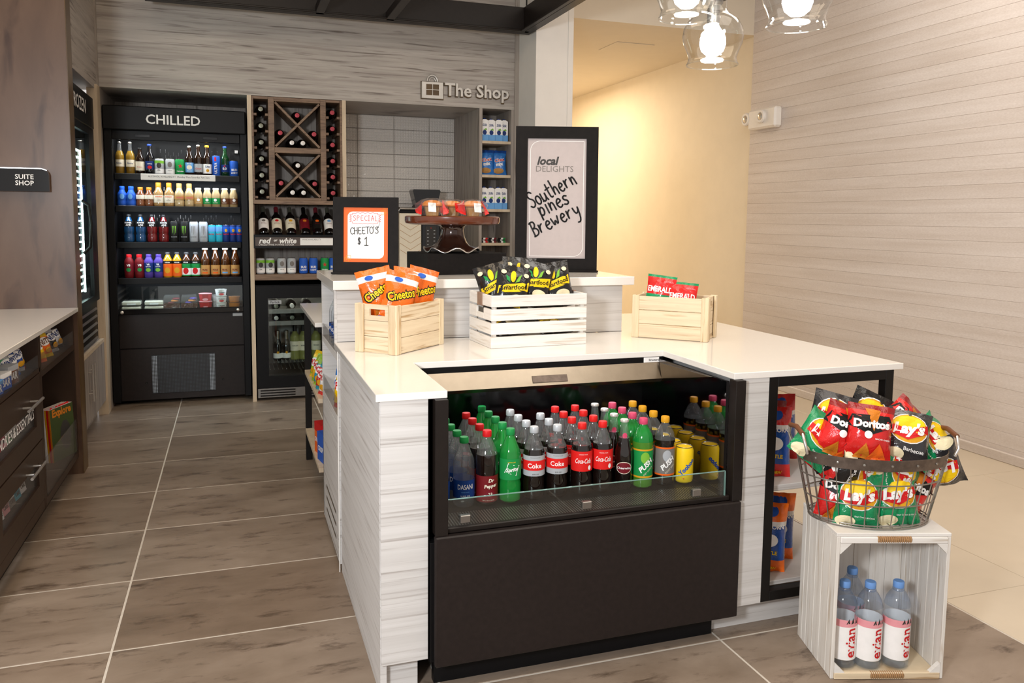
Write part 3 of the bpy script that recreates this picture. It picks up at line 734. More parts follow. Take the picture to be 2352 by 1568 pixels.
# raised rear part with open side shelves
t = thing('shelf_tower', 'pale wood shelf tower at the island side with vented door', 'cabinet', (.374, 3.2, 0))
def tb(n, x0, y0, z0, x1, y1, z1, mat='light_oak', c=.0008): return part(t, n, B(x0-.374, y0-3.2, z0, x1-.374, y1-3.2, z1, c=c), mat)
tb('side_board', .374, 3.752, .03, .75, 3.77, 1.128); tb('side_board', .374, 3.182, .03, .75, 3.20, .893)
tb('raised_front', .385, 3.276, .916, 1.65, 3.294, 1.128); tb('side_board', .374, 3.276, .893, .385, 3.294, 1.128)
tb('raised_end', 1.632, 3.294, .916, 1.65, 3.88, 1.128); tb('raised_back', .75, 3.862, .2, 1.632, 3.88, 1.128); tb('core', .75, 3.20, .05, 1.6, 3.86, .89)
tb('upper_shelf', .374, 3.20, .852, .75, 3.752, .880, 'light_oak'); tb('lower_shelf', .374, 3.20, .60, .75, 3.752, .628); tb('top_board', .374, 3.294, 1.112, 1.632, 3.752, 1.128)
tb('back_board', .735, 3.20, .628, .75, 3.752, 1.112); tb('plinth', .40, 3.20, 0, .75, 3.75, .03)
tb('shelf_lip', .3745, 3.296, .88, .3765, 3.748, .935, 'acrylic', 0); tb('shelf_lip', .3745, 3.204, .628, .3765, 3.748, .70, 'acrylic', 0)
tb('edge_strip', .3725, 3.178, .0, .376, 3.183, .893, 'white_paint', 0)
dr = tb('vented_door', .374, 3.204, .034, .39, 3.765, .596)
for z in (.208, .156, .102): ob('vent_slot', B(-.0012, .085, z-.006, .0006, .44, z+.006).mesh('vent_slot', 'black_gloss'), dr)
w = thing('raised_worktop', 'white quartz raised top of the island', 'worktop', (.366, 3.235, 1.128))
part(w, 'slab', B(0, 0, 0, 1.322, .665, .037, c=.002), 'quartz')
# low wing behind the tower on a black tube frame
t = thing('rear_wing_table', 'white-topped black-framed rear wing of the island with wood shelves', 'table', (.37, 4.35, 0))
def rb(n, x0, y0, z0, x1, y1, z1, mat='black_metal', c=.001): return part(t, n, B(x0-.37, y0-4.35, z0, x1-.37, y1-4.35, z1, c=c), mat)
rb('slab', .355, 3.905, .893, 1.5, 4.81, .915, 'quartz', .002)
for x in (.375, 1.44): rb('leg', x, 4.755, 0, x+.035, 4.79, .893); rb('leg', max(x, .56), 3.92, 0, max(x, .56)+.035, 3.955, .893)
for x in (.375, 1.44): rb('rail', x, 3.955, .862, x+.035, 4.755, .892)
rb('rail', .41, 4.757, .862, 1.44, 4.789, .892)
for z in (.535, .19): rb('wood_shelf', .372, 3.96, z-.022, 1.44, 4.753, z, 'oak_edge')
# open display frame on the right
t = thing('display_rack', 'black square-tube display frame with wood shelves at island right', 'shelf', (1.704, 2.275, .1))
def qb(n, x0, y0, z0, x1, y1, z1, mat='black_metal', c=.0015): return part(t, n, B(x0-1.704, y0-2.275, z0-.1, x1-1.704, y1-2.275, z1-.1, c=c), mat)
for x in (1.704, 2.198):
    for y in (2.27, 3.82): qb('post', x, y, .1, x+.036, y+.035, .893)
    qb('rail', x, 2.305, .858, x+.036, 3.82, .893); qb('rail', x, 2.305, .1, x+.036, 3.82, .135)
for y in (2.27, 3.82):
    for z in (.1, .858): qb('rail', 1.74, y, z, 2.198, y+.035, z+.035)
qb('wood_shelf', 1.742, 2.306, .136, 2.23, 3.0, .152, 'light_oak'); qb('wood_shelf', 1.742, 2.306, .478, 2.197, 2.95, .50, 'light_oak')
qb('back_board', 1.742, 3.0, .152, 2.15, 3.01, .5, 'light_oak')

# open drinks cooler set into the island
t = thing('drinks_cooler', 'black open-top drinks cooler built into the island front', 'refrigerator', (1.06, 2.25, 0))
def fbx(n, x0, y0, z0, x1, y1, z1, mat='black_satin', c=.001): return part(t, n, B(x0-1.06, y0-2.25, z0, x1-1.06, y1-2.25, z1, c=c), mat)
plain('mirror_black', (.30, .29, .30), .04, 1, var=.02)
fbx('front_panel', .540, 2.236, .083, 1.588, 2.262, .484, 'black_laminate', .004); fbx('kick_plate', .55, 2.30, 0, 1.53, 2.33, .09, 'black_satin')
fbx('body', .53, 2.262, .09, 1.595, 2.90, .46); fbx('post', .542, 2.245, .484, .58, 2.285, .8925, 'bronze_black'); fbx('post', 1.556, 2.245, .484, 1.594, 2.285, .8925, 'bronze_black')
fbx('deck', .555, 2.275, .46, 1.545, 2.88, .4945); fbx('back_wall', .555, 2.87, .4945, 1.545, 2.89, .885, 'black_gloss')
fbx('side_wall', .545, 2.285, .46, .556, 2.88, .885, 'mirror_black', 0); fbx('side_wall', 1.544, 2.285, .46, 1.555, 2.88, .885, 'mirror_black', 0)
fbx('front_rail', .58, 2.258, .484, 1.556, 2.275, .502, 'bronze_black', .003)
gl = fbx('glass_lip', .581, 2.262, .502, 1.538, 2.268, .586, 'front_glass', 0)
ob('glass_edge', B(.581-1.06, .0115, .5855, 1.538-1.06, .0185, .587).mesh('glass_edge', 'pane_edge'), gl)
ob('glass_edge', B(1.537-1.06, .0115, .502, 1.539-1.06, .0185, .5855).mesh('glass_edge', 'pane_edge'), gl)
for x in (.636, 1.032, 1.427): fbx('glass_clip', x-.016, 2.255, .512, x+.016, 2.272, .536, 'gray_metal', .002)
cv = part(t, 'steel_canopy', MB().prism([(.455, .815), (.49, .872), (.62, .872), (.62, .80), (.47, .80)], -.478, .483, 'yz'), 'steel')
ob('pull_recess', MB().prism([(.4585, .826), (.472, .848), (.50, .848), (.50, .826)], -.045, .092, 'yz').mesh('pull_recess', 'band_metal'), cv)
fbx('dark_band', .582, 2.741, .872, 1.561, 2.76, .893, 'black_satin', 0)
part(t, 'steel_gusset', MB().prism([(.455, .815), (.475, .872), (.12, .884)], .478, .4835, 'yz'), 'steel')
mp = fbx('maker_plate', 1.478, 2.7405, .872, 1.545, 2.744, .892, 'ink_white', .0008)
ob('lettering', text_xz('Structural', .462, .4900, .882, 'ink_black', width=.045, bold=.02), mp)
area('cooler_lamp', (1.06, 2.78, .80), (1.06, 2.5, .55), .8, .03, 1.2, COOL)
ribs = MB()
for k in range(110): ribs.box(.565+k*.0088-1.06, .028, .4946, .5685+k*.0088-1.06, .14, .4965)
o_ = part(t, 'deck_ribs', ribs, 'gray_metal'); o_['kind'] = 'stuff'

# ================================================================== DRINKS: shapes
def lat(prof, mats, n=20, fill=None, name='body'):
    """body lathe; above the fill level the second material"""
    m = MB()
    if fill:
        pr = []; done = False
        for a, b in zip(prof, prof[1:]):
            pr.append(a)
            if a[1] < fill < b[1] and not done:
                q = (fill-a[1])/(b[1]-a[1]); pr.append((a[0]+(b[0]-a[0])*q, fill)); done = True
        pr.append(prof[-1])
        m.lathe(pr, n, mfun=lambda z: 0 if z < fill else 1)
        rr = [p for p in pr if abs(p[1]-fill) < 1e-6][0][0]
        o = len(m.v); m.v += [(rr*.98*math.cos(2*PI*k/n), rr*.98*math.sin(2*PI*k/n), fill) for k in range(n)]; m.f.append(tuple(range(o, o+n))); m.m.append(0)
    else: m.lathe(prof, n)
    return m.mesh(name, mats, 40)
def capm(z0, z1, r, mat, n=18, ribbed=True, name='cap'):
    m = MB(); m.lathe([(r*.97, z0), (r, z0+.001), (r, z1-.003), (r*.9, z1)], n*2 if ribbed else n)
    if ribbed:
        for i, (x, y, z) in enumerate(m.v):
            if (i % (n*2)) % 2: m.v[i] = (x*.965, y*.965, z)
    return m.mesh(name, mat, 30)
def pet(H, R, sh=.60, nr=.0125, waist=.93):
    return [(R*.78, 0), (R*.97, .006), (R, .014), (R, H*.24), (R*waist, H*.31), (R*.985, H*.36), (R, H*.40), (R, H*sh), (R*.97, H*(sh+.06)), (R*.86, H*(sh+.12)), (R*.66, H*(sh+.185)), (nr*1.2, H*.885), (nr, H*.91), (nr, H*.945)]
def beerp(H, R): return [(R*.9, 0), (R, .006), (R, H*.56), (R*.92, H*.62), (R*.62, H*.71), (R*.44, H*.79), (.0132, H*.87), (.0125, H*.955)]
def winep(H=.3, R=.038): return [(R*.85, 0), (R, .006), (R, H*.61), (R*.9, H*.66), (R*.6, H*.73), (.0165, H*.79), (.0145, H*.96), (.0158, H*.965), (.0158, H*.995)]
def strip(m, items):
    return m
def bottle(H, R, liquid_, clear='pet_clear', cap='ink_white', fill=.78, label=None, texts=(), prof=None, capr=.0148, ribbed=True, name='bottle', extra=(), caph=.085, n=20):
    prof = prof or pet(H, R)
    parts = [[name, lat(prof, [liquid_, clear], n, H*fill if fill else None)]]
    if label:
        z0, z1, mat = label[:3]; lr = (label[3] if len(label) > 3 else R)+.0006
        subs = [('lettering', text_cyl(s, lr+.0007+.0004*i, z, m_, **k)) for i, (s, z, m_, k) in enumerate(texts)]
        subs += [(nm, fn(lr+.0004)) for nm, fn in extra]
        parts.append(['label', cyl_patch(lr, z0, z1, mat), subs])
    parts.append(['cap', capm(H*(1-caph), H, capr, cap, ribbed=ribbed)])
    return (None, parts)
def can(col, H=.122, R=.033, texts=(), extra=(), bands=()):
    pr = [(R*.76, 0), (R*.95, .005), (R, .012), (R, H-.014), (R*.86, H-.002)]
    body = MB().lathe(pr, 22).mesh('can_body', col, 35)
    lid = MB().lathe([(R*.86, H-.003), (R*.885, H), (R*.85, H+.0006), (R*.80, H-.002), (R*.79, H-.005), (0, H-.005)], 22).mesh('lid', 'can_metal', 40)
    subs = [('print_band', cyl_patch(R+.0003, a, b, m)) for a, b, m in bands]
    subs += [(nm, fn(R+.0006)) for nm, fn in extra]
    subs += [('lettering', text_cyl(s, R+.0010+.0004*i, z, m_, **k)) for i, (s, z, m_, k) in enumerate(texts)]
    return (None, [['can_body', body, subs], ['lid', lid]])

# ---- island cooler bottles: 12 columns, front row at y = 2.45
Hh, Rr = .240, .0358
coke_t = [('Coca-Cola', .118, 'ink_white', dict(width=.056, height=.017, shear=.35, bold=.012, ang=.12)), ('ORIGINAL TASTE', .140, 'ink_white', dict(width=.03, ang=.12))]
SPEC = {}
SPEC['coke'] = bottle(Hh, Rr, 'cola', cap='ink_coke_red', fill=.70, label=(.082, .150, 'ink_coke_red'), texts=coke_t, extra=[('mark', lambda r: ell_cyl(r, .094, .006, .008, 'ink_white', 'mark', ang=.75))])
SPEC['diet'] = bottle(Hh, Rr, 'cola', cap='cap_silver', fill=.70, label=(.082, .150, 'ink_silver'),
    texts=[('Coke', .117, 'ink_white', dict(width=.048, bold=.015, ang=.12)), ('NO SUGAR NO CALORIES', .144, 'ink_dark_gray', dict(width=.034, ang=.2)), ('20 FL OZ', .089, 'ink_dark_gray', dict(width=.022, ang=.2))],
    extra=[('red_band', lambda r: cyl_patch(r, .101, .134, 'ink_coke_red', 'red_band'))])
def star(r):
    pts = []
    for k in range(8):
        a = 2*PI*k/8+PI/8*1.2; q = (.031, .019) if k % 2 == 0 else (.02, .012)
        pts.append((q[0]*math.cos(a), q[1]*math.sin(a)*1.25))
    vs = [(r*math.sin(.25), -r*math.cos(.25), .112)]
    for s in (1, .9):
        for x, z in pts: a = x*s/r+.25; vs.append((r*math.sin(a), -r*math.cos(a), .112+z*s))
    return flat('emblem', vs, [(1+k, 1+(k+1) % 8, 9+(k+1) % 8, 9+k) for k in range(8)], 'ink_white')
SPEC['sprite'] = bottle(Hh, Rr, 'green_pet', clear='green_pet', cap='ink_green', fill=.70, label=(.077, .146, 'ink_green'),
    texts=[('Sprite', .110, 'ink_white', dict(width=.042, shear=.25, bold=.03, rot=.12, ang=.25)), ('LEMON-LIME', .136, 'ink_yellow', dict(width=.026, ang=.2))], extra=[('emblem', star)])
SPEC['pepper'] = bottle(Hh, Rr, 'cola', cap='ink_red', fill=.68, label=(.012, .098, 'ink_dark_red'),
    texts=[('Dr', .083, 'ink_cream', dict(width=.020, bold=.03, shear=.2, ang=.35)), ('Pepper', .064, 'ink_cream', dict(width=.046, bold=.03, shear=.2, rot=.1, ang=.32)), ('23', .038, 'ink_cream', dict(width=.014, bold=.02, ang=.25)), ('20 FL OZ (1.25 PT)', .018, 'ink_cream', dict(width=.04, ang=.1))],
    prof=pet(Hh, Rr, .62, waist=.99), extra=[('ring', lambda r: ell_cyl(r-.0001, .038, .017, .0135, 'ink_maroon', 'ring', ang=.25))])
SPEC['dasani'] = bottle(.224, .0345, 'water_body', clear='pet_clear', cap='ink_green', fill=.74, label=(.032, .090, 'ink_dasani_blue'),
    texts=[('DASANI', .069, 'ink_white', dict(width=.052, height=.016, ang=.12)), ('PURIFIED WATER', .052, 'ink_light_blue', dict(width=.026, ang=.1)), ('16.9 FL OZ', .040, 'ink_white', dict(width=.030, ang=.1))])
gl_pr = [(.026, 0), (.030, .005), (.0305, .11), (.029, .135), (.021, .165), (.0155, .19), (.0135, .215), (.0125, .232)]
SPEC['cherry'] = (None, [['bottle', lat(gl_pr, ['cola', 'pet_clear'], 20, .178)],
    ['emblem', ell_cyl(.0312, .078, .029, .021, 'ink_cream', ang=.1), [('emblem_field', ell_cyl(.0315, .078, .027, .019, 'ink_maroon', 'emblem_field', ang=.1)), ('lettering', text_cyl('Cheerwine', .0322, .078, 'ink_white', ang=.1, width=.05, bold=.02))]],
    ['neck_badge', ell_cyl(.0172, .186, .0085, .011, 'ink_pink', 'neck_badge', ang=.2)],
    ['crown_cap', capm(.232, .241, .0148, 'foil_white', 12, True, 'crown_cap')]])
psh = [(.028, 0), (.0345, .006), (.0352, .04), (.0352, .135), (.0365, .15), (.036, .165), (.031, .185), (.022, .203), (.0135, .215), (.0125, .228)]
def push(col, edge, liq, clear, capc, accent, sub):
    return bottle(.240, .0352, liq, clear=clear, cap=capc, fill=.67 if clear != 'brown' else None, prof=psh, ribbed=False, label=(.038, .138, col),
        texts=[('PUSH', .082, 'ink_white', dict(width=.062, shear=.2, bold=.035, rot=.75, ang=.32)), (sub, .062, 'ink_cream', dict(width=.045, shear=.2, rot=.75, ang=.55))],
        extra=[('accent', lambda r: ell_cyl(r, .108, .016, .02, accent, 'accent', ang=.25)), ('edge_band', lambda r: cyl_patch(r-.0002, .132, .138, edge, 'edge_band')), ('edge_band', lambda r: cyl_patch(r-.0002, .038, .044, edge, 'edge_band'))])
SPEC['push_green'] = push('ink_green', 'ink_gold', 'green_soda', 'green_pet', 'ink_pink', 'ink_lime', 'DIET CITRUS')
SPEC['push_brown'] = push('ink_gray', 'ink_orange', 'cola', 'pet_clear', 'ink_gold', 'ink_silver', 'ROOT BEER')
SPEC['choc_can'] = can('ink_yellow', .128, .033, texts=[('Yoohoo', .060, 'ink_blue', dict(width=.075, bold=.04, rot=.8, ang=.25))],
    extra=[('stripe', lambda r: (lambda m: m)(flat('stripe', [(r*math.sin(a), -r*math.cos(a), z) for a, z in ((-.15, .018), (.0, .016), (1.05, .085), (.95, .088))], [(0, 1, 2, 3)], 'ink_red')))])
colx = [.602, .684, .760, .842, .924, 1.007, 1.095, 1.174, 1.2555, 1.328, 1.411, 1.493]
cols = [('water_bottle', 'dasani', 'green-capped blue-labelled water bottle, {r} in the leftmost column behind the post', 'bottle', 4),
        ('water_bottle', 'dasani', 'green-capped blue-labelled water bottle, {r} in the column beside the maroon-labelled sodas', 'bottle', 4),
        ('soda_bottle', 'pepper', 'maroon-labelled red-capped soda bottle, {r} in its column left of green bottles', 'bottle', 4),
        ('soda_bottle', 'sprite', 'green lemon-lime soda bottle, {r} in its column', 'bottle', 5),
        ('soda_bottle', 'diet', 'silver-capped diet cola bottle, {r} in the column beside the green bottles', 'bottle', 4),
        ('soda_bottle', 'diet', 'silver-capped diet cola bottle, {r} in the column next to the red-capped colas', 'bottle', 3),
        ('soda_bottle', 'coke', 'red-labelled cola bottle, {r} in the column beside the diet colas', 'bottle', 4),
        ('soda_bottle', 'coke', 'red-labelled cola bottle, {r} in the column beside the glass cherry sodas', 'bottle', 4),
        ('glass_soda_bottle', 'cherry', 'tall glass cherry soda bottle with white crown cap, {r} in its column', 'bottle', 4),
        ('soda_bottle', 'push_green', 'green citrus soda bottle with crimson cap, {r} in its column', 'bottle', 4),
        ('soda_bottle', 'push_brown', 'grey-labelled root beer bottle with orange-yellow cap, {r} in its column', 'bottle', 4),
        ('drink_can', 'choc_can', 'yellow chocolate drink can with blue lettering, {r} in its column by the right wall', 'can', 4)]
for x, (nm, sp, lab, cat, n) in zip(colx, cols):
    for k in range(n):
        r_ = ('front' if k == 0 else ('rearmost' if k == n-1 else ROW[k]))
        place(nm, SPEC[sp], lab.format(r=r_), cat, (x+random.uniform(-.0015, .0015), 2.4505+k*.0815, .4968), -math.atan2(x, 2.45)+random.uniform(-.08, .08), 'bottles and cans in the island drinks cooler')

# ---- chilled cabinet, shelf by shelf; x positions of the fronts read along the shelf
def cx_at(a, k=0):   # pixel column -> x on the plane y = 6.6
    return None
def row(items, z, y, where, group):
    cnt = {}
    for i, (x, nm, sp, lab, cat) in enumerate(items):
        place(nm, SPEC[sp], '%s, %s from left %s' % (lab, ORD[i], where), cat, (x, y, z), random.uniform(-.15, .15), group)
SPEC['corona'] = bottle(.235, .0295, 'gold_beer', clear='pet_clear', cap='can_metal', fill=.72, prof=beerp(.235, .0295), ribbed=True, label=(.055, .105, 'ink_cream'), texts=[('Extra', .08, 'ink_navy', dict(width=.035, bold=.02))], caph=.05)
SPEC['short_brown'] = bottle(.195, .031, 'brown_bottle', cap='ink_black', fill=None, prof=beerp(.195, .031), label=(.03, .095, 'ink_cream'), texts=[('Amber', .055, 'ink_red', dict(width=.04, shear=.3))], caph=.06)
SPEC['dark_blue'] = bottle(.225, .030, 'dark_bottle', cap='ink_navy', fill=None, prof=beerp(.225, .030), label=(.04, .10, 'ink_navy'), texts=[('SAMUEL', .08, 'ink_white', dict(width=.035, bold=.02))], caph=.06, extra=[('accent', lambda r: ell_cyl(r, .055, .016, .012, 'ink_red', 'accent'))])
SPEC['can_green'] = can('ink_silver', texts=[('IPA', .035, 'ink_dark_gray', dict(width=.02, bold=.02))], bands=[(.012, .045, 'ink_white'), (.085, .106, 'ink_lime')], extra=[('accent', lambda r: ell_cyl(r, .07, .017, .02, 'ink_dark_gray', 'accent'))])
SPEC['can_silver'] = can('ink_silver', texts=[('PALE ALE', .035, 'ink_dark_gray', dict(width=.03, bold=.02))], bands=[(.012, .045, 'ink_white')], extra=[('accent', lambda r: ell_cyl(r, .078, .016, .02, 'ink_gray', 'accent'))])
def star5(r, cz, q, mat):
    vs = [(r*math.sin(0), -r, cz)]
    for k in range(10):
        a = PI/2+PI*k/5; rr = q if k % 2 == 0 else q*.4; x = rr*math.cos(a); vs.append((r*math.sin(x/r), -r*math.cos(x/r), cz+rr*math.sin(a)))
    return flat('star', vs, [(0, 1+k, 1+(k+1) % 10) for k in range(10)], mat)
SPEC['can_star'] = can('ink_green', extra=[('star', lambda r: star5(r, .07, .018, 'ink_red'))], texts=[('Heineken', .032, 'ink_white', dict(width=.052, bold=.02))])
SPEC['moon'] = bottle(.222, .0305, 'brown_bottle', cap='can_metal', fill=None, prof=beerp(.222, .0305), label=(.025, .098, 'ink_light_blue'), texts=[('BLUE', .09, 'ink_cream', dict(width=.03, bold=.02)), ('MOON', .036, 'ink_cream', dict(width=.03, bold=.02))], extra=[('accent', lambda r: ell_cyl(r, .062, .02, .017, 'ink_cream', 'accent'))], caph=.06)
SPEC['mountain'] = bottle(.232, .0305, 'brown_bottle', cap='can_metal', fill=None, prof=beerp(.232, .0305), label=(.03, .09, 'ink_silver'), texts=[('Coors', .055, 'ink_red', dict(width=.045, shear=.3, bold=.02))], caph=.06)
SPEC['lite'] = bottle(.23, .0305, 'brown_bottle', cap='ink_gold', fill=None, prof=beerp(.23, .0305), label=(.02, .09, 'ink_white'), texts=[('Lite', .072, 'ink_navy', dict(width=.032, bold=.03))], extra=[('accent', lambda r: ell_cyl(r, .042, .011, .011, 'ink_gold', 'accent'))], caph=.06)
SPEC['ultra'] = can('ink_blue', .157, .0285, texts=[('ULTRA', .062, 'ink_white', dict(width=.08, bold=.02, rot=PI/2))], extra=[('ribbon', lambda r: cyl_patch(r, .115, .145, 'ink_red', 'ribbon', -.3, .15, 4))])
SPEC['blue_bottle'] = bottle(.228, .0295, 'green_bottle', cap='ink_navy', fill=None, prof=beerp(.228, .0295), label=(.035, .09, 'ink_navy'), texts=[('0.0', .06, 'ink_white', dict(width=.03, bold=.02))], extra=[('star', lambda r: star5(r, .078, .009, 'ink_red'))], caph=.06)
SPEC['bud'] = can('ink_blue', texts=[('BUD', .052, 'ink_white', dict(width=.044, bold=.03)), ('LIGHT', .030, 'ink_white', dict(width=.05, bold=.03))])
SY = 6.60
def px(*a): return a
r1 = [('corona', 'beer_bottle', 'clear glass beer bottle with gold contents', 'bottle'), ('corona', 'beer_bottle', 'clear glass beer bottle with gold contents', 'bottle'), ('short_brown', 'beer_bottle', 'short brown beer bottle with cream label', 'bottle'), ('dark_blue', 'beer_bottle', 'dark beer bottle with navy label', 'bottle'),
      ('can_green', 'drink_can', 'pale green beer can', 'can'), ('can_silver', 'drink_can', 'silver and white beer can', 'can'), ('can_star', 'drink_can', 'green beer can with red star', 'can'), ('moon', 'beer_bottle', 'brown beer bottle with pale blue label', 'bottle'), ('mountain', 'beer_bottle', 'brown beer bottle with silver label', 'bottle'),
      ('lite', 'beer_bottle', 'brown beer bottle with white label', 'bottle'), ('ultra', 'drink_can', 'tall slim blue beer can', 'can'), ('blue_bottle', 'beer_bottle', 'dark green beer bottle with navy label', 'bottle'), ('bud', 'drink_can', 'blue beer can with white lettering', 'can')]
def xs_from(pix):   # fronts as seen along the shelf, mapped linearly to metres between the two cabinet sides
    return [-.799+(a-180)/(1335-180)*(.049+.799) for a in pix]
X1 = xs_from([228, 322, 408, 497, 584, 683, 773, 863, 947, 1030, 1115, 1200, 1285])
def shift(x, y): return x*y/6.5          # same sight line, a little deeper on the shelf
row([(shift(x, SY), nm, sp, lab, cat) for x, (sp, nm, lab, cat) in zip(X1, r1)], SHZ[0], SY, "on the cabinet's top shelf", 'drinks on the top shelf of the chilled cabinet')
SPEC['blue_shake'] = bottle(.146, .033, 'ink_blue', cap='ink_blue', fill=None, prof=pet(.146, .033, .55), label=(.0, .03, 'ink_white', .031), caph=.16, capr=.019, extra=[('accent', lambda r: ell_cyl(r+.003, .072, .016, .02, 'ink_light_blue', 'accent'))])
SPEC['brown_shake'] = bottle(.142, .031, 'mocha', cap='ink_amber', fill=None, prof=pet(.142, .031, .55), label=(.055, .085, 'ink_cream', .031), caph=.16, capr=.018)
SPEC['dunkin'] = bottle(.178, .0345, 'coffee_milk', cap='ink_amber', fill=None, prof=pet(.178, .0345, .52), label=(.03, .085, 'ink_cream'), texts=[("DUNKIN'", .074, 'ink_orange', dict(width=.052, bold=.03)), ('coffee', .05, 'ink_gray', dict(width=.03))], caph=.2, capr=.019)
SPEC['donut'] = bottle(.176, .0345, 'pale_milk', cap='ink_tan', fill=None, prof=pet(.176, .0345, .52), label=(.055, .085, 'ink_tan'), texts=[('DONUTS', .07, 'ink_pink', dict(width=.052, bold=.03))], caph=.2, capr=.019)
frp = [(.026, 0), (.031, .006), (.032, .08), (.030, .1), (.022, .122), (.0205, .133)]
def frap(emb): return bottle(.145, .032, 'pale_milk', cap='ink_cream', fill=None, prof=frp, capr=.022, ribbed=False, caph=.085, label=(.025, .07, emb), texts=[('COFFEE', .035, 'ink_cream', dict(width=.035))], extra=[('emblem', lambda r: ell_cyl(r, .055, .011, .011, 'ink_white', 'emblem'))])
SPEC['frap_plain'] = frap('ink_tan'); SPEC['frap_green'] = frap('ink_green'); SPEC['frap_brown'] = frap('ink_brown')
r2_ = [('blue_shake', 'shake_bottle', 'small blue milk shake bottle', 'bottle')]*2+[('brown_shake', 'shake_bottle', 'small brown chocolate shake bottle', 'bottle')]*2+[('dunkin', 'coffee_bottle', 'iced coffee bottle with brown cap', 'bottle')]*2+[('donut', 'coffee_bottle', 'pale iced coffee bottle with tan cap', 'bottle')]*2+[('frap_plain', 'coffee_bottle', 'squat creamy coffee bottle with tan label', 'bottle')]+[('frap_green', 'coffee_bottle', 'squat coffee bottle with green label', 'bottle')]*2+[('frap_brown', 'coffee_bottle', 'squat coffee bottle with brown label', 'bottle')]*2
X2 = xs_from([237, 318, 403, 481, 568, 665, 760, 853, 938, 1022, 1105, 1190, 1275])
row([(shift(x, SY), nm, sp, lab, cat) for x, (sp, nm, lab, cat) in zip(X2, r2_)], SHZ[1], SY, "on the cabinet's second shelf", 'drinks on the second shelf of the chilled cabinet')
SPEC['power_blue'] = bottle(.205, .0355, 'blue_drink', cap='ink_black', fill=None, prof=pet(.205, .0355, .58, waist=.88), label=(.115, .155, 'ink_black', .0352), texts=[('POWER', .143, 'ink_white', dict(width=.05, bold=.03)), ('ADE', .126, 'ink_white', dict(width=.035, bold=.03))], capr=.017, ribbed=True)
SPEC['power_red'] = bottle(.205, .0355, 'red_drink', cap='ink_black', fill=None, prof=pet(.205, .0355, .58, waist=.88), label=(.115, .155, 'ink_black', .0352), texts=[('POWER', .143, 'ink_white', dict(width=.05, bold=.03)), ('ADE', .126, 'ink_white', dict(width=.035, bold=.03))], capr=.017, ribbed=True)
def claw(r, mat):
    vs = []; fs = []
    for k, x in enumerate((-.011, 0, .011)):
        z0 = .062+(.01 if k != 1 else 0); o = len(vs)
        for (dx, z) in ((-.003, .12), (.003, .122), (.0015, z0), (-.0005, z0-.008)): a = (x+dx)/r; vs.append((r*math.sin(a), -r*math.cos(a), z))
        fs.append((o, o+1, o+2, o+3))
    return flat('emblem', vs, fs, mat)
SPEC['energy_black'] = can('ink_black', .156, .0315, texts=[('MONSTER', .04, 'ink_silver', dict(width=.045, bold=.02))], extra=[('emblem', lambda r: claw(r, 'ink_lime'))])
SPEC['energy_white'] = can('ink_silver', .156, .0315, texts=[('MONSTER', .04, 'ink_gray', dict(width=.045, bold=.02))], extra=[('emblem', lambda r: claw(r, 'ink_gray'))])
SPEC['slim_teal'] = can('ink_teal', .132, .0262, texts=[('Red Bull', .062, 'ink_red', dict(width=.042, bold=.03))], bands=[(.08, .118, 'ink_light_blue')])
SPEC['slim_blue'] = can('ink_navy', .132, .0262, texts=[('Red Bull', .062, 'ink_red', dict(width=.042, bold=.03))], bands=[(.075, .118, 'ink_blue')], extra=[('accent', lambda r: ell_cyl(r, .09, .01, .012, 'ink_gold', 'accent'))])
r3 = [('power_blue', 'sports_drink_bottle', 'blue sports drink bottle with black label', 'bottle')]*2+[('power_red', 'sports_drink_bottle', 'red sports drink bottle with black label', 'bottle')]*2+[('energy_black', 'drink_can', 'tall black energy can with green mark', 'can')]*2+[('energy_white', 'drink_can', 'tall silver energy drink can', 'can')]*2+[('slim_teal', 'drink_can', 'slim turquoise energy drink can', 'can')]*2+[('slim_blue', 'drink_can', 'slim dark blue energy drink can', 'can')]*3
X3 = xs_from([290, 396, 500, 606, 702, 798, 888, 977, 1058, 1128, 1195, 1262, 1325])
row([(shift(x, SY), nm, sp, lab, cat) for x, (sp, nm, lab, cat) in zip(X3, r3)], SHZ[2], SY, "on the cabinet's third shelf", 'drinks on the third shelf of the chilled cabinet')
vp = [(.026, 0), (.0325, .008), (.033, .04), (.0275, .075), (.0335, .105), (.033, .125), (.02, .148), (.0165, .16)]
SPEC['v8_red'] = bottle(.174, .033, 'ink_dark_red', cap='ink_red', fill=None, prof=vp, capr=.019, label=(.045, .112, 'ink_maroon', .0338), texts=[('V8', .095, 'ink_white', dict(width=.026, bold=.04))], extra=[('accent', lambda r: ell_cyl(r, .062, .016, .014, 'ink_green', 'accent'))], caph=.12)
SPEC['v8_purple'] = bottle(.174, .033, 'ink_purple', cap='ink_purple', fill=None, prof=vp, capr=.019, label=(.045, .112, 'ink_navy', .0338), texts=[('V8', .1, 'ink_white', dict(width=.02, bold=.04)), ('splash', .085, 'ink_white', dict(width=.035))], extra=[('accent', lambda r: ell_cyl(r, .06, .018, .014, 'ink_lime', 'accent'))], caph=.12)
SPEC['juice_orange'] = bottle(.19, .033, 'orange_juice', cap='ink_dark_gray', fill=None, prof=pet(.19, .033, .62), label=(.012, .125, 'ink_orange'), texts=[('minute', .115, 'ink_white', dict(width=.035, bold=.02))], extra=[('accent', lambda r: ell_cyl(r, .055, .02, .022, 'ink_gold', 'accent')), ('black_band', lambda r: cyl_patch(r-.0002, .104, .126, 'ink_black', 'black_band'))], capr=.017)
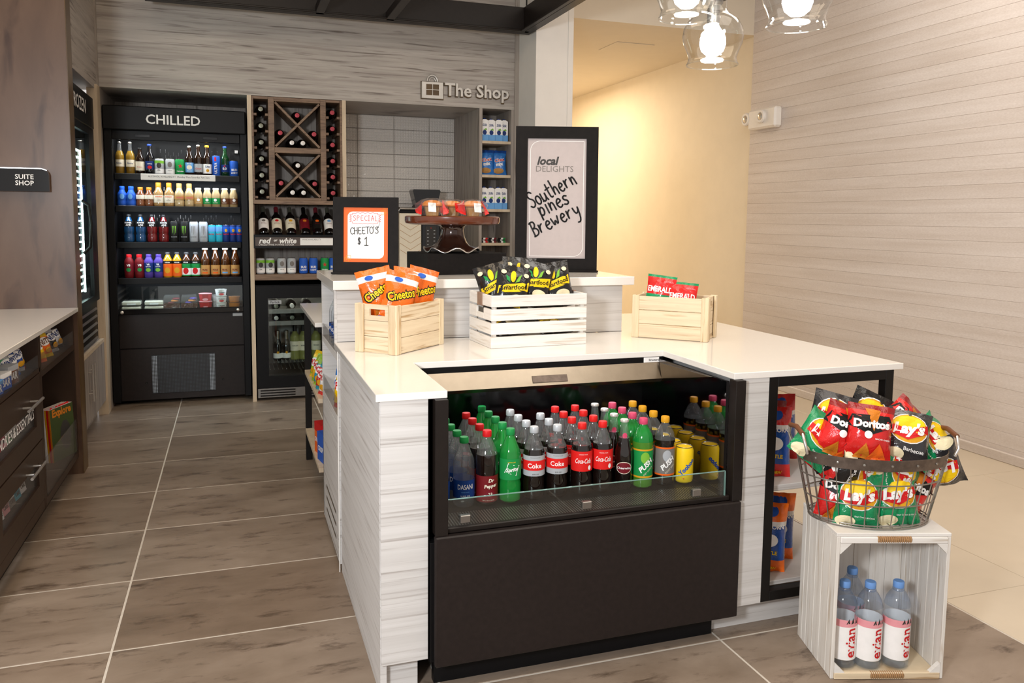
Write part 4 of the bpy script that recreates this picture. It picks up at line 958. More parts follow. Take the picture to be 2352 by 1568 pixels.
SPEC['juice_apple'] = bottle(.19, .033, 'tea', cap='ink_dark_gray', fill=None, prof=pet(.19, .033, .62), label=(.012, .125, 'ink_green'), texts=[('minute', .115, 'ink_white', dict(width=.035, bold=.02))], extra=[('accent', lambda r: ell_cyl(r, .05, .02, .024, 'ink_red', 'accent')), ('white_band', lambda r: cyl_patch(r-.0002, .02, .07, 'ink_white', 'white_band')), ('black_band', lambda r: cyl_patch(r-.0002, .104, .126, 'ink_black', 'black_band'))], capr=.017)
SPEC['peak_orange'] = bottle(.232, .0335, 'tea', clear='tea', cap='ink_cream', fill=None, prof=pet(.232, .0335, .52), label=(.02, .092, 'ink_tan'), texts=[('PEAK', .056, 'ink_maroon', dict(width=.042, bold=.02))], extra=[('accent', lambda r: cyl_patch(r, .028, .04, 'ink_orange', 'accent', -.6, .6, 6))], capr=.021, caph=.10)
SPEC['peak_blue'] = bottle(.232, .0335, 'tea', clear='tea', cap='ink_cream', fill=None, prof=pet(.232, .0335, .52), label=(.02, .092, 'ink_tan'), texts=[('PEAK', .056, 'ink_maroon', dict(width=.042, bold=.02))], extra=[('accent', lambda r: cyl_patch(r, .028, .04, 'ink_light_blue', 'accent', -.6, .6, 6))], capr=.021, caph=.10)
r4 = [('v8_red', 'juice_bottle', 'vegetable juice bottle with red cap', 'bottle')]*2+[('v8_purple', 'juice_bottle', 'juice bottle with purple cap', 'bottle')]*2+[('juice_orange', 'juice_bottle', 'orange juice bottle with black cap band', 'bottle')]*2+[('juice_apple', 'juice_bottle', 'apple juice bottle with green label', 'bottle')]*2+[('peak_orange', 'tea_bottle', 'white-capped iced tea bottle with orange accent', 'bottle')]*2+[('peak_blue', 'tea_bottle', 'white-capped iced tea bottle with blue accent', 'bottle')]*2
X4 = [-.799+(a-160)/(1090-160)*.846 for a in (240, 315, 385, 458, 527, 597, 668, 738, 812, 890, 968, 1045)]
row([(shift(x, SY), nm, sp, lab, cat) for x, (sp, nm, lab, cat) in zip(X4, r4)], SHZ[3], SY, "on the cabinet's lowest shelf", 'drinks on the lowest shelf of the chilled cabinet')

# ---- food in the cabinet's bottom tray
TY = 6.60
def tx(a): return (-.812+(a-160)*.000922)*TY/6.5
sb = MB().box(-.064, -.05, .004, .064, .05, .030, c=.004).mesh('sandwich', 'ink_cream')
cl = MB().prism([(-.068, .0), (.068, .0), (.068, .026), (.058, .038), (-.058, .038), (-.068, .026)], -.055, .055, 'xz').mesh('clear_lid', 'clear_wrap')
pa = MB().box(-.03, -.0575, .006, .03, -.0555, .018).mesh('paper_label', 'ink_white')
SPEC['sandwich'] = (None, [['sandwich', sb], ['clear_lid', cl], ['paper_label', pa]])
for i_, a in enumerate((262, 425)):
    for k in range(2):
        place('sandwich_box', SPEC['sandwich'], 'clear boxed white sandwich, %s of the %s stack in the bottom tray' % (('bottom', 'top')[k], ('left', 'right')[i_]), 'food box', (tx(a), TY+.01+k*.008, .703+k*.0385), .05*i_, 'sandwich boxes in the cabinet tray')
def cookie_pack(c1, c2):
    ck = MB()
    for q in range(5): ck.lathe([(.0, 0), (.026, .002), (.028, .008), (.022, .014), (0, .016)], 10, c=(-.035+.018*q*(1 if q % 2 else .9), .0, .01+.016*q), mi=q % 2)
    return (None, [['cookies', ck.mesh('cookies', [c1, c2], 40)], ['clear_wrap', MB().prism([(-.062, 0), (.062, 0), (.056, .092), (.05, .108), (-.05, .108), (-.056, .092)], -.04, .04, 'xz').mesh('clear_wrap', 'clear_wrap')],
                   ['pack_band', B(-.058, -.0425, .012, .058, -.0412, .05).mesh('pack_band', 'film_brown')], ['header_card', B(-.05, -.012, .108, .05, .012, .113).mesh('header_card', 'film_dark')]])
place('snack_pack', cookie_pack('ink_maroon', 'ink_amber'), 'dark clear-wrapped cookie pack beside the sandwich boxes', 'snack pack', (tx(558), TY+.01, .703), 0, 'snack packs in the cabinet tray')
place('snack_pack', cookie_pack('ink_purple', 'ink_amber'), 'purple clear-wrapped cookie pack beside the red fruit tubs', 'snack pack', (tx(688), TY+.01, .703), .05, 'snack packs in the cabinet tray')
def tub(col, lid, r=.047, h=.058, txt=None, emb=None, n=8, up_=1.0):
    b = MB().lathe([(r*.80, 0), (r*.86, .004), (r, h*.9)], n).mesh('tub_body', col, 50)
    subs = [('lettering', text_cyl(txt, r*.985, h*.55, 'ink_dark_gray', width=r*1.1, bold=.02))] if txt else []
    if emb: subs.append(('print', ell_cyl(r*.975, h*.25, r*.45, h*.16, emb, 'print')))
    return (None, [['tub_body', b, subs], ['tub_lid', MB().lathe([(r*1.02, h*.9), (r*1.04, h*.93), (r*1.04, h*.98), (r*.9, h)], n*2).mesh('tub_lid', lid, 40)]])
SPEC['pink_tub'] = tub('ink_red', 'ink_rose', .047, .06, None, 'ink_rose', 6)
SPEC['yogurt'] = tub('ink_white', 'foil_white', .042, .05, 'Chobani', 'ink_red', 16)
SPEC['fruit'] = tub('ink_amber', 'clear_wrap', .044, .048, None, None, 16)
for k in range(2): place('fruit_tub', SPEC['pink_tub'], 'red and pink fruit tub, %s of its stack' % ('bottom', 'top')[k], 'food tub', (tx(812), TY, .703+.0605*k), 0, 'fruit tubs in the cabinet tray')
for k in range(3): place('yogurt_cup', SPEC['yogurt'], 'white yogurt cup with strawberry print, %s of the front stack of three' % ('bottom', 'middle', 'top')[k], 'yogurt cup', (tx(932), TY-.01, .703+.0505*k), .1, 'yogurt cups in the cabinet tray')
for k in range(2): place('yogurt_cup', SPEC['yogurt'], 'white yogurt cup half hidden behind the stack of three, %s one' % ('lower', 'upper')[k], 'yogurt cup', (tx(905), TY+.085, .703+.0505*k), .1, 'yogurt cups in the cabinet tray')
for k in range(2): place('fruit_cup', SPEC['fruit'], 'clear cup of orange fruit, %s of two at the tray end' % ('bottom', 'top')[k], 'fruit cup', (tx(1035), TY, .703+.0485*k), 0, 'fruit cups in the cabinet tray')

# ---- wine bottles
def wine(foil, lab='ink_cream', body='wine_black', band=None, clear=None, H=.3, txt='Estate', lz=(.05, .135)):
    p = [['bottle', lat(winep(H), [body, body], 20)], ['capsule', MB().lathe([(.0168, H*.80), (.0155, H*.955), (.0168, H*.962), (.0168, H*.998), (.012, H)], 16).mesh('capsule', foil, 40)]]
    if lab: p.append(['label', cyl_patch(.0386, lz[0], lz[1], lab), [('lettering', text_cyl(txt, .0394, (lz[0]+lz[1])/2, 'ink_maroon', width=.04, shear=.2))]+([('print', ell_cyl(.0391, lz[1]-.025, .014, .012, band, 'print'))] if band else [])])
    return (None, p)
SPEC['w_gray'] = wine('foil_gray', None); SPEC['w_red'] = wine('foil_red', None); SPEC['w_white'] = wine('foil_white', None)
for j, (x, sp, side) in enumerate(((.21, 'w_gray', 'left'), (.736, 'w_red', 'right'))):
    for k, z in enumerate(NZ):
        place('wine_bottle', SPEC[sp], '%s-capped wine bottle lying %s from top in the rack\'s %s column' % (('grey', 'red')[j], ORD[k], side), 'wine bottle', (x, 6.735, z+.041), (PI/2, 0, 0), 'wine bottles lying in the rack')
for bay, pts in (('upper', [(.4746, 2.176, 'red', 'top wedge'), (.349, 2.040, 'red', 'left wedge'), (.598, 2.040, 'red', 'right wedge'), (.433, 1.9695, 'white', 'bottom wedge, left one'), (.514, 1.9695, 'white', 'bottom wedge, right one')]),
                 ('lower', [(.4746, 1.80, 'white', 'top wedge'), (.349, 1.664, 'red', 'left wedge'), (.598, 1.664, 'red', 'right wedge'), (.433, 1.595, 'white', 'bottom wedge, left one'), (.514, 1.595, 'white', 'bottom wedge, right one')])):
    for x, z, c, w_ in pts:
        place('wine_bottle', SPEC['w_'+c], '%s-capped wine bottle in the %s crossed bay, %s' % (c, bay, w_), 'wine bottle', (x, 6.735, z), (PI/2, 0, 0), 'wine bottles lying in the rack')
dl = [('w1', 'foil_gray', 'ink_white', 'ink_gray', 'white-labelled'), ('w2', 'foil_red', 'ink_cream', 'ink_red', 'cream-labelled'), ('w3', 'foil_gray', 'ink_cream', 'ink_gold', 'gold-labelled'), ('w4', 'wine_black', 'ink_maroon', 'ink_amber', 'maroon-labelled'), ('w5', 'foil_red', 'ink_black', 'ink_orange', 'black and orange-labelled'), ('w6', 'foil_gray', 'ink_white', 'ink_light_blue', 'white and blue-labelled')]
for (sp, fo, la, bd, lb_), x in zip(dl, (.218, .315, .417, .522, .616, .706)):
    SPEC[sp] = wine(fo, la, band=bd, lz=(.045, .15))
    place('wine_bottle', SPEC[sp], lb_+' wine bottle leaning back on the display shelf', 'wine bottle', (x*1.008, 6.46, 1.268), (-math.radians(46), 0, 0), 'wine bottles leaning on the display shelf')
bx = [('can_green', 'pale green beer can', 'first'), ('can_green', 'pale green beer can', 'second'), ('can_silver', 'silver beer can', 'first'), ('can_silver', 'silver beer can', 'second'), ('bud', 'blue beer can', 'first'), ('bud', 'blue beer can', 'second'), ('can_star', 'green star beer can', 'first'), ('bud', 'blue beer can', 'third')]
for (sp, lb_, o_), x in zip(bx, (.187, .257, .341, .414, .502, .577, .663, .728)):
    place('drink_can', SPEC[sp], '%s, %s of its kind on the shelf above the wine cooler' % (lb_, o_), 'can', (x*1.012, 6.48, .9735), random.uniform(-.1, .1), 'beer cans on the shelf above the wine cooler')
SPEC['cava'] = (None, [['bottle', lat([(.03, 0), (.035, .005), (.0355, .10), (.031, .13), (.018, .165), (.0155, .18)], ['wine_black', 'wine_black'], 18)], ['foil', MB().lathe([(.0175, .165), (.016, .20), (.0185, .21), (.018, .235), (.01, .24)], 14).mesh('foil', 'can_metal', 40)], ['label', cyl_patch(.0362, .02, .06, 'ink_white'), [('print', ell_cyl(.0366, .066, .01, .01, 'ink_gold', 'print'))]]])
SPEC['white_w'] = (None, [['bottle', lat(winep(.29), ['white_wine', 'white_wine'], 18)], ['capsule', MB().lathe([(.017, .225), (.0162, .285), (.012, .29)], 14).mesh('capsule', 'ink_black', 40)], ['label', cyl_patch(.0386, .075, .15, 'ink_cream'), [('lettering', text_cyl('RONAN', .0394, .115, 'ink_dark_gray', width=.045, bold=.02))]]])
for k, x in enumerate((.312, .378)): place('sparkling_wine_bottle', SPEC['cava'], 'silver-foiled sparkling wine bottle in the wine cooler, %s one' % ('left', 'right')[k], 'wine bottle', (x, 6.62, .2765), 0, 'bottles standing in the wine cooler')
for k, x in enumerate((.445, .511, .61)): place('white_wine_bottle', SPEC['white_w'], 'white wine bottle standing in the wine cooler, %s from left' % ORD[k], 'wine bottle', (x, 6.62, .2765), 0, 'bottles standing in the wine cooler')
for j, z in enumerate((.68, .588)):
    for k, x in enumerate((.30, .42, .54)):
        place('wine_bottle', SPEC[('w_gray', 'w_white')[(j+k) % 2]], 'wine bottle lying on the wine cooler %s rack, %s from left' % (('upper', 'lower')[j], ORD[k]), 'wine bottle', (x, 6.80, z+.0385), (PI/2, 0, 0), 'wine bottles lying in the wine cooler')

# ================================================================== BAGS
def bagspec(w, h, T, mats, bands=(), decals=(), seed=0, nx=12, nz=16):
    rnd = random.Random(seed); ph = rnd.uniform(0, 6)
    def E(s, t):
        s = max(-1, min(1, s)); t = max(-1, min(1, t))
        return (max(0, 1-abs(s)**2.6))**.62*(max(0, 1-abs(t/.93)**3.2) if abs(t) < .93 else 0)**.75
    def P(s, t, side, lift=0):
        e = E(s, t); nar = 1-.075*(1-t*t)*(1 if T > .01 else 0)
        wr = .005*math.sin(7*s+ph+5*t)*t**4+.0028*math.sin(13*s-4*t+ph)*t*t+(.0035*math.sin(3.1*s+2.3*t+ph)+.002*math.sin(6*s-5*t+2*ph))*(T/.03)
        return (s*w/2*nar, -side*(T*e+lift)+wr*max(0, 1-abs(s))**.3, t*h/2+h/2)
    m = MB(); idx = {}
    for side in (1, -1):
        for i in range(nx+1):
            for j in range(nz+1):
                s, t = -1+2*i/nx, -1+2*j/nz
                if side == -1 and i in (0, nx): idx[side, i, j] = idx[1, i, j]; continue
                idx[side, i, j] = len(m.v); m.v.append(P(s, t, side))
    for side in (1, -1):
        for i in range(nx):
            for j in range(nz):
                t = -1+2*(j+.5)/nz; mi = 0
                for a, b, k in bands:
                    if a <= t <= b: mi = k
                q = [idx[side, i, j], idx[side, i+1, j], idx[side, i+1, j+1], idx[side, i, j+1]]
                m.f.append(tuple(q if side == 1 else q[::-1])); m.m.append(mi)
    root = m.mesh('bag', mats, 70); parts = []
    def put(x, z, lift): return P(x/(w/2*(1-.075*(1-(z/(h/2))**2))), z/(h/2), 1, lift)
    for li, d in enumerate(decals):
        lift = .0012+.0007*li
        if d[0] == 'text':
            _, s, cx, cz, mat, k = d; k = dict(k); rot = k.pop('rot', 0); c_, q_ = math.cos(rot), math.sin(rot)
            v, f = text2d(s, **k)
            parts.append(['lettering', flat('lettering', [put(cx+p[0]*c_-p[1]*q_, cz+p[0]*q_+p[1]*c_, lift) for p in v], f, mat)])
        else:
            if d[0] == 'ell':
                _, cx, cz, rx, rz, mat = d; pts = [(cx+rx*math.cos(2*PI*k/18), cz+rz*math.sin(2*PI*k/18)) for k in range(18)]
            else:
                _, pp, mat = d; pts = []
                for a, b in zip(pp, pp[1:]+pp[:1]):
                    for q in range(4): pts.append((a[0]+(b[0]-a[0])*q/4, a[1]+(b[1]-a[1])*q/4))
                cx = sum(p[0] for p in pts)/len(pts); cz = sum(p[1] for p in pts)/len(pts)
            n = len(pts); vs = [put(cx, cz, lift)]
            for j in (1, 2, 3): vs += [put(cx+(p[0]-cx)*j/3, cz+(p[1]-cz)*j/3, lift) for p in pts]
            fs = [(0, 1+k, 1+(k+1) % n) for k in range(n)]
            for j in range(2): fs += [(1+j*n+k, 1+(j+1)*n+k, 1+(j+1)*n+(k+1) % n, 1+j*n+(k+1) % n) for k in range(n)]
            parts.append(['printed_emblem', flat('printed_emblem', vs, fs, mat)])
    return (root, parts)
def chee(seed): return bagspec(.135, .195, .028, ['film_orange', 'film_white', 'film_blue'], [(.52, .70, 1), (-1, -.86, 2)], [
    ('text', 'Cheetos', .0, .006, 'ink_black', dict(width=.118, height=.042, bold=.10, rot=.4)), ('text', 'Cheetos', .0, .006, 'ink_yellow', dict(width=.108, height=.034, bold=.02, rot=.4)),
    ('poly', [(-.03, -.09), (.045, -.085), (.055, -.05), (.01, -.035), (-.02, -.05)], 'ink_amber'), ('ell', -.02, .062, .016, .010, 'ink_blue'), ('text', 'CHEESE', .02, -.068, 'ink_yellow', dict(width=.04, bold=.02, rot=.2))], seed)
def smart(seed): return bagspec(.148, .19, .03, ['film_black', 'film_dark'], [], [
    ('poly', [(-.062, -.028), (.058, -.004), (.060, .034), (-.060, .004)], 'ink_yellow'), ('text', 'Smartfood', .0, .004, 'ink_black', dict(width=.108, bold=.02, rot=.2)),
    ('ell', -.008, .047, .011, .024, 'ink_yellow'), ('poly', [(.002, .022), (.018, .03), (.026, .06), (.014, .05)], 'ink_lime'), ('poly', [(-.018, .02), (-.034, .03), (-.038, .05), (-.024, .042)], 'ink_green'),
    ('ell', .02, -.042, .03, .018, 'ink_popcorn'), ('ell', .044, .058, .011, .009, 'ink_popcorn'), ('ell', -.048, .062, .011, .009, 'ink_popcorn'), ('ell', -.05, -.058, .012, .01, 'ink_popcorn'), ('text', 'WHITE CHEDDAR', -.0, -.072, 'ink_yellow', dict(width=.075, bold=.02))], seed)
def dori(seed): return bagspec(.14, .165, .034, ['film_red', 'film_darkred'], [(.72, 1, 1)], [
    ('poly', [(-.068, .012), (.0, -.012), (.064, .02), (.05, .052), (-.058, .046)], 'ink_black'), ('poly', [(-.02, .07), (.008, .0), (.024, .066)], 'ink_amber'), ('text', 'Doritos', .0, .022, 'ink_white', dict(width=.104, bold=.05, rot=.04)),
    ('poly', [(-.045, -.086), (.01, -.086), (-.012, -.038)], 'ink_amber'), ('poly', [(-.005, -.088), (.055, -.08), (.028, -.035)], 'ink_orange'), ('ell', -.008, -.012, .012, .012, 'ink_white'), ('text', 'NACHO CHEESE', .035, -.022, 'ink_white', dict(width=.045, bold=.02))], seed)
def lays(col, seed, dim=None, txt='Sour Cream & Onion'): return bagspec(.14, .168, .034, [col, 'film_white'], [], [
    ('ell', 0, .018, .056, .05, 'ink_white'), ('ell', 0, .018, .053, .047, 'ink_gold'), ('ell', .0, .032, .045, .028, 'ink_yellow'), ('poly', [(-.056, -.004), (.0, -.02), (.057, .012), (.052, .038), (.0, .012), (-.053, .026)], 'ink_red'),
    ('text', "Lay's", .0, .012, 'ink_white', dict(width=.092, bold=.05, shear=.2, rot=.08)), ('ell', -.035, -.068, .03, .018, 'ink_popcorn'), ('text', txt, .02, -.05, 'ink_white', dict(width=.06, bold=.01))], seed)
def pop(c1, seed): return bagspec(.14, .25, .034, ['film_blue', 'film_'+c1, 'film_white'], [(.55, 1, 1), (-1, -.6, 1), (.42, .55, 2)], [
    ('ell', 0, .10, .03, .022, 'ink_blue'), ('text', 'POPCORN', 0, .045, 'ink_white', dict(width=.10, bold=.03)), ('ell', 0, -.005, .03, .024, 'ink_white'), ('text', 'KETTLE', 0, -.05, 'ink_yellow', dict(width=.06, bold=.03)), ('ell', -.025, -.085, .024, .018, 'ink_popcorn'), ('text', 'CORN', .01, -.11, 'ink_yellow', dict(width=.05, bold=.03))], seed)
def emer(seed): return bagspec(.125, .165, .016, ['film_red', 'film_green'], [(-1, -.05, 1), (.9, 1, 1)], [
    ('text', 'EMERALD', 0, .022, 'ink_white', dict(width=.105, height=.024, bold=.025)), ('ell', .0, -.035, .05, .022, 'ink_tan'), ('ell', .02, -.03, .016, .01, 'ink_cream'), ('ell', -.022, -.04, .014, .01, 'ink_brown'), ('text', 'NATURAL', .032, .056, 'ink_rose', dict(width=.04))], seed)
def generic(c1, c2, word, mat, seed, w=.11, h=.15): return bagspec(w, h, .022, ['film_'+c1, 'film_'+c2], [(.55, 1, 1), (-1, -.75, 1)], [('ell', 0, .01, w*.36, h*.16, 'ink_white'), ('text', word, 0, .01, mat, dict(width=w*.62, bold=.04, rot=.12)), ('ell', .01, -h*.25, w*.22, h*.1, 'ink_gold')], seed)
R_ = math.radians
def pbag(spec, label, loc, rot, group, name='chip_bag', cat='bag'): return place(name, spec, label, cat, loc, tuple(R_(a) for a in rot), group)

# ---- wooden boxes on the worktop
def pine_box(label, loc, rot, L=.325, D=.188, H=.182):
    t = thing('pine_box', label, 'box', loc, R_(rot)); th = .009
    part(t, 'bottom_board', B(th, th, 0, L-th, D-th, .008), 'pine')
    bh = (H-.004)/3
    for s, y in ((0, .002), (1, D-.002-th)):
        for k in range(3): part(t, 'side_slat', B(.012, y, .002+k*bh, L-.012, y+th, .002+(k+1)*bh-.0015, c=.0012), 'pine')
    for x in (.012, L-.012-th):
        for k in range(3):
            if k == 2:
                hm = MB(); y0, y1, z0, z1 = .012, D-.012, .002+2*bh, H-.002; ya, yb, za, zb = D/2-.035, D/2+.035, z0+.018, z0+.042
                hm.box(x, y0, z0, x+th, ya, z1); hm.box(x, yb, z0, x+th, y1, z1); hm.box(x, ya, z0, x+th, yb, za); hm.box(x, ya, zb, x+th, yb, z1)
                part(t, 'end_slat', hm, 'pine_v' if False else 'pine')
            else: part(t, 'end_slat', B(x, .012, .002+k*bh, x+th, D-.012, .002+(k+1)*bh-.0015, c=.0012), 'pine')
    for x in (0, L-.03):
        for y in (-.001, D-.009): part(t, 'corner_batten', B(x, y, 0, x+.03, y+.01, H, c=.0015), 'pine_v')
    for x in (-.001, L-.009):
        for y in (.009, D-.037): part(t, 'corner_batten', B(x, y, 0, x+.01, y+.028, H, c=.0015), 'pine_v')
    return t
pine_box('natural pine box holding orange snack bags on the worktop', (.552, 2.897, .9155), 44)
pine_box('natural pine box holding red and green nut bags on the worktop', (1.609+.003, 3.104, .9155), -44)
FACE = -16
for i_, (x, y, z, rx, ry, rz, nm) in enumerate(((.533, 3.045, 1.035, -12, -13, -6, 'rear left, tilted left'), (.566, 3.005, 1.025, -14, 15, 4, 'front, tilted right'), (.628, 3.088, 1.03, -8, 8, 18, 'middle, half hidden'), (.672, 3.112, 1.03, -6, 15, 16, 'rightmost, tilted right'))):
    pbag(chee(i_), 'orange cheese snack bag in the pine box, '+nm, (x, y, z), (rx, ry, rz), 'orange snack bags in the pine box')
pbag(dori(90), 'small red snack bag seen through the pine box hand hole', (.515, 2.985, .95), (-55, 0, -46), 'orange snack bags in the pine box')
for i_, (x, y, z, rx, ry, rz, nm) in enumerate(((1.70, 3.045, 1.02, -8, 6, -38, 'taller rear'), (1.768, 2.975, .995, -12, 4, -36, 'lower front'))):
    pbag(emer(i_), 'red and green nut bag in the pine box, %s one' % nm, (x, y, z), (rx, ry, rz), 'nut bags in the pine box')
# white slatted crate
t = thing('white_slat_crate', 'whitewashed slatted wooden crate holding black popcorn bags', 'crate', (.932, 2.955, .9155), R_(3.5))
L, D, H = .412, .255, .206; sh_ = .0445; gp = .009
for k in range(4):
    z0 = k*(sh_+gp); z1 = z0+sh_
    for y in (0, D-.009): part(t, 'side_slat', B(0, y, z0, L, y+.009, z1, c=.0012), 'whitewash')
    for x in (.0, L-.009):
        if k == 2:
            for ya, yb in ((.0095, D/2-.04), (D/2+.04, D-.0095)): part(t, 'end_slat', B(x, ya, z0, x+.009, yb, z1, c=.0012), 'whitewash')
            part(t, 'end_slat', B(x, D/2-.04, z0, x+.009, D/2+.04, z0+.022, c=.0012), 'whitewash')
        else: part(t, 'end_slat', B(x, .0095, z0, x+.009, D-.0095, z1, c=.0012), 'whitewash')
for x in (.0095, L-.0245):
    for y in (.0095, D-.0245): part(t, 'corner_post', B(x, y, 0, x+.015, y+.015, H-.004), 'whitewash_v')
for x in (-.003, L-.009): part(t, 'leather_grip', B(x, D/2-.028, 3*(sh_+gp)-.004, x+.012, D/2+.028, H+.003, c=.002), 'leather_tag')
part(t, 'bottom_board', B(.01, .01, 0, L-.01, D-.01, .006), 'whitewash')
for i_, (x, y, z, rx, ry, rz, nm) in enumerate(((1.015, 3.075, 1.055, -14, -16, -16, 'leftmost, leaning left'), (1.03, 3.03, 1.045, -15, 10, -10, 'second from left, tilted right'), (1.125, 3.05, 1.062, -15, 13, -8, 'tallest, in the middle'), (1.262, 3.075, 1.055, -13, -9, -6, 'rightmost'))):
    pbag(smart(i_), 'black popcorn bag with yellow banner in the white crate, '+nm, (x, y, z), (rx, ry, rz), 'black popcorn bags in the white crate')
pbag(smart(9), 'black popcorn bag behind the tallest one in the white crate', (1.10, 3.13, 1.07), (-8, 4, -4), 'black popcorn bags in the white crate')
for i_, x in enumerate((1.03, 1.22)): pbag(smart(20+i_), 'black popcorn bag lying in the white crate bottom, %s one' % ('left', 'right')[i_], (x, 2.99, .965), (-82, 0, 3), 'black popcorn bags in the white crate')

# ================================================================== SIGNS ON THE RAISED TOP
GL = {
 'S': [[(.55, .86), (.42, .98), (.2, .97), (.08, .8), (.18, .6), (.42, .46), (.5, .26), (.38, .05), (.16, .01), (0, .14)]],
 'o': [[(.25+.22*math.cos(a*PI/6+1.2), .27+.27*math.sin(a*PI/6+1.2)) for a in range(13)]],
 'u': [[(.02, .55), (.02, .18), (.12, .0), (.28, .03), (.4, .2), (.42, .55), (.42, .14), (.5, .0)]],
 't': [[(.2, .9), (.18, .15), (.28, .0), (.4, .04)], [(.0, .6), (.42, .64)]],
 'h': [[(.04, 1), (.04, 0), (.06, .3), (.2, .52), (.36, .48), (.4, .3), (.42, 0)]],
 'e': [[(.04, .28), (.4, .34), (.36, .5), (.22, .56), (.06, .42), (.02, .2), (.14, .02), (.3, .0), (.44, .1)]],
 'r': [[(.04, .55), (.05, 0), (.06, .3), (.16, .48), (.32, .54)]],
 'n': [[(.03, .55), (.05, 0), (.06, .32), (.2, .53), (.36, .45), (.4, .0)]],
 'p': [[(.04, .55), (.04, -.4), (.04, .3), (.2, .55), (.4, .42), (.38, .12), (.2, .0), (.05, .1)]],
 'i': [[(.08, .55), (.1, 0)], [(.09, .76), (.1, .8)]],
 's': [[(.36, .48), (.2, .56), (.04, .46), (.1, .32), (.32, .22), (.34, .06), (.18, -.01), (.0, .07)]],
 'B': [[(.08, .9), (.06, 0)], [(.0, .86), (.3, .92), (.42, .74), (.3, .52), (.1, .48), (.38, .44), (.5, .22), (.36, .02), (.0, .0)]],
 'w': [[(.0, .55), (.12, .02), (.28, .42), (.42, .02), (.56, .56)]],
 'y': [[(.02, .55), (.08, .22), (.22, .14), (.4, .3), (.44, .55), (.36, -.1), (.2, -.4), (.0, -.38)]],
 'C': [[(.55, .84), (.38, .98), (.14, .86), (.02, .5), (.14, .1), (.36, 0), (.56, .12)]], 'H': [[(.04, 1), (.04, 0)], [(.5, 1), (.5, 0)], [(.04, .5), (.5, .52)]],
 'E': [[(.5, .98), (.06, 1), (.06, 0), (.5, .02)], [(.06, .52), (.4, .52)]], 'T': [[(0, 1), (.56, 1)], [(.28, 1), (.28, 0)]],
 'O': [[(.3+.28*math.cos(a*PI/7+1.4), .5+.5*math.sin(a*PI/7+1.4)) for a in range(15)]], "'": [[(.1, 1.1), (.04, .84)]],
 '$': [[(.5, .8), (.36, .92), (.12, .88), (.06, .7), (.2, .54), (.42, .42), (.46, .2), (.3, .06), (.04, .12)], [(.2, 1.06), (.2, -.08)], [(.32, 1.06), (.32, -.08)]],
 '1': [[(.04, .76), (.24, 1), (.24, 0)], [(.02, 0), (.46, 0)]], 'P': [[(.05, 0), (.05, 1), (.34, .98), (.48, .76), (.34, .54), (.05, .5)]], 'I': [[(.12, 1), (.12, 0)], [(0, 1), (.24, 1)], [(0, 0), (.24, 0)]],
 'A': [[(0, 0), (.26, 1), (.52, 0)], [(.1, .38), (.42, .38)]], 'L': [[(.06, 1), (.06, 0), (.46, .02)]], ' ': []}
ADV = {'i': .22, 'I': .34, "'": .16, ' ': .3, 'w': .66, '1': .55}
def ribbon(m, pts, wd, put):
    for a, b in zip(pts, pts[1:]):
        d = Vector((b[0]-a[0], b[1]-a[1]));
        if d.length < 1e-6: continue
        n = Vector((-d.y, d.x)).normalized()*wd/2
        m.add([put(a[0]+n.x, a[1]+n.y), put(a[0]-n.x, a[1]-n.y), put(b[0]-n.x, b[1]-n.y), put(b[0]+n.x, b[1]+n.y)], [(0, 1, 2, 3)])
    for p in pts: m.add([put(p[0]+wd/2*math.cos(k*PI/4), p[1]+wd/2*math.sin(k*PI/4)) for k in range(8)], [tuple(range(8))])
def smoothp(p):
    if len(p) < 4: return p
    out = [p[0]]
    for a, b in zip(p, p[1:]): out += [(a[0]*.75+b[0]*.25, a[1]*.75+b[1]*.25), (a[0]*.25+b[0]*.75, a[1]*.25+b[1]*.75)]
    return out+[p[-1]]
def hand(word, x, z, size, rot, mat, y, wd=.10, gap=.13, shear=0, narrow=1):
    m = MB(); c, q = math.cos(rot), math.sin(rot); cur = 0
    for ch in word:
        for st in GL[ch]:
            P_ = smoothp([((cur+p[0]*narrow+shear*p[1])*size, p[1]*size) for p in st])
            ribbon(m, P_, wd*size, lambda a, b: (x+a*c-b*q, y, z+a*q+b*c))
        cur += (ADV.get(ch, .5)*narrow+gap)
    me = bpy.data.meshes.new('handwriting'); me.from_pydata(m.v, [], m.f); me.materials.append(MT[mat]); return me
def sign(label, loc, rz, w, h, fw_, lean):
    t = thing('tabletop_sign', label, 'sign', loc, (R_(lean), 0, R_(rz)))
    fr = MB()
    a, b = w/2, w/2-fw_
    for pl_ in ([(-a, .008), (a, .008), (b, .008+fw_), (-b, .008+fw_)], [(-b, h-fw_), (b, h-fw_), (a, h), (-a, h)], [(-a, .008), (-b, .008+fw_), (-b, h-fw_), (-a, h)], [(b, .008+fw_), (a, .008), (a, h), (b, h-fw_)]):
        part(t, 'frame_bar', MB().prism(pl_, -.012, .010, 'xz'), 'frame_black')
    part(t, 'backing', B(-a+.004, .0, .012, a-.004, .008, h-.004), 'black_satin')
    part(t, 'foot', B(-a-.006, -.024, 0, a+.006, .03, .0082, c=.001), 'frame_black')
    return t, b
def rrect(x0, z0, x1, z1, r, corners, n=6):
    """corners: set of 'bl','br','tr','tl' that are rounded"""
    out = []
    for nm, cx, cz, a0 in (('bl', x0, z0, PI), ('br', x1, z0, 1.5*PI), ('tr', x1, z1, 0), ('tl', x0, z1, .5*PI)):
        if nm in corners:
            ccx = cx+r if nm in ('bl', 'tl') else cx-r; ccz = cz+r if nm in ('bl', 'br') else cz-r
            out += [(ccx+r*math.cos(a0+.5*PI*k/n), ccz+r*math.sin(a0+.5*PI*k/n)) for k in range(n+1)]
        else: out.append((cx, cz))
    return out
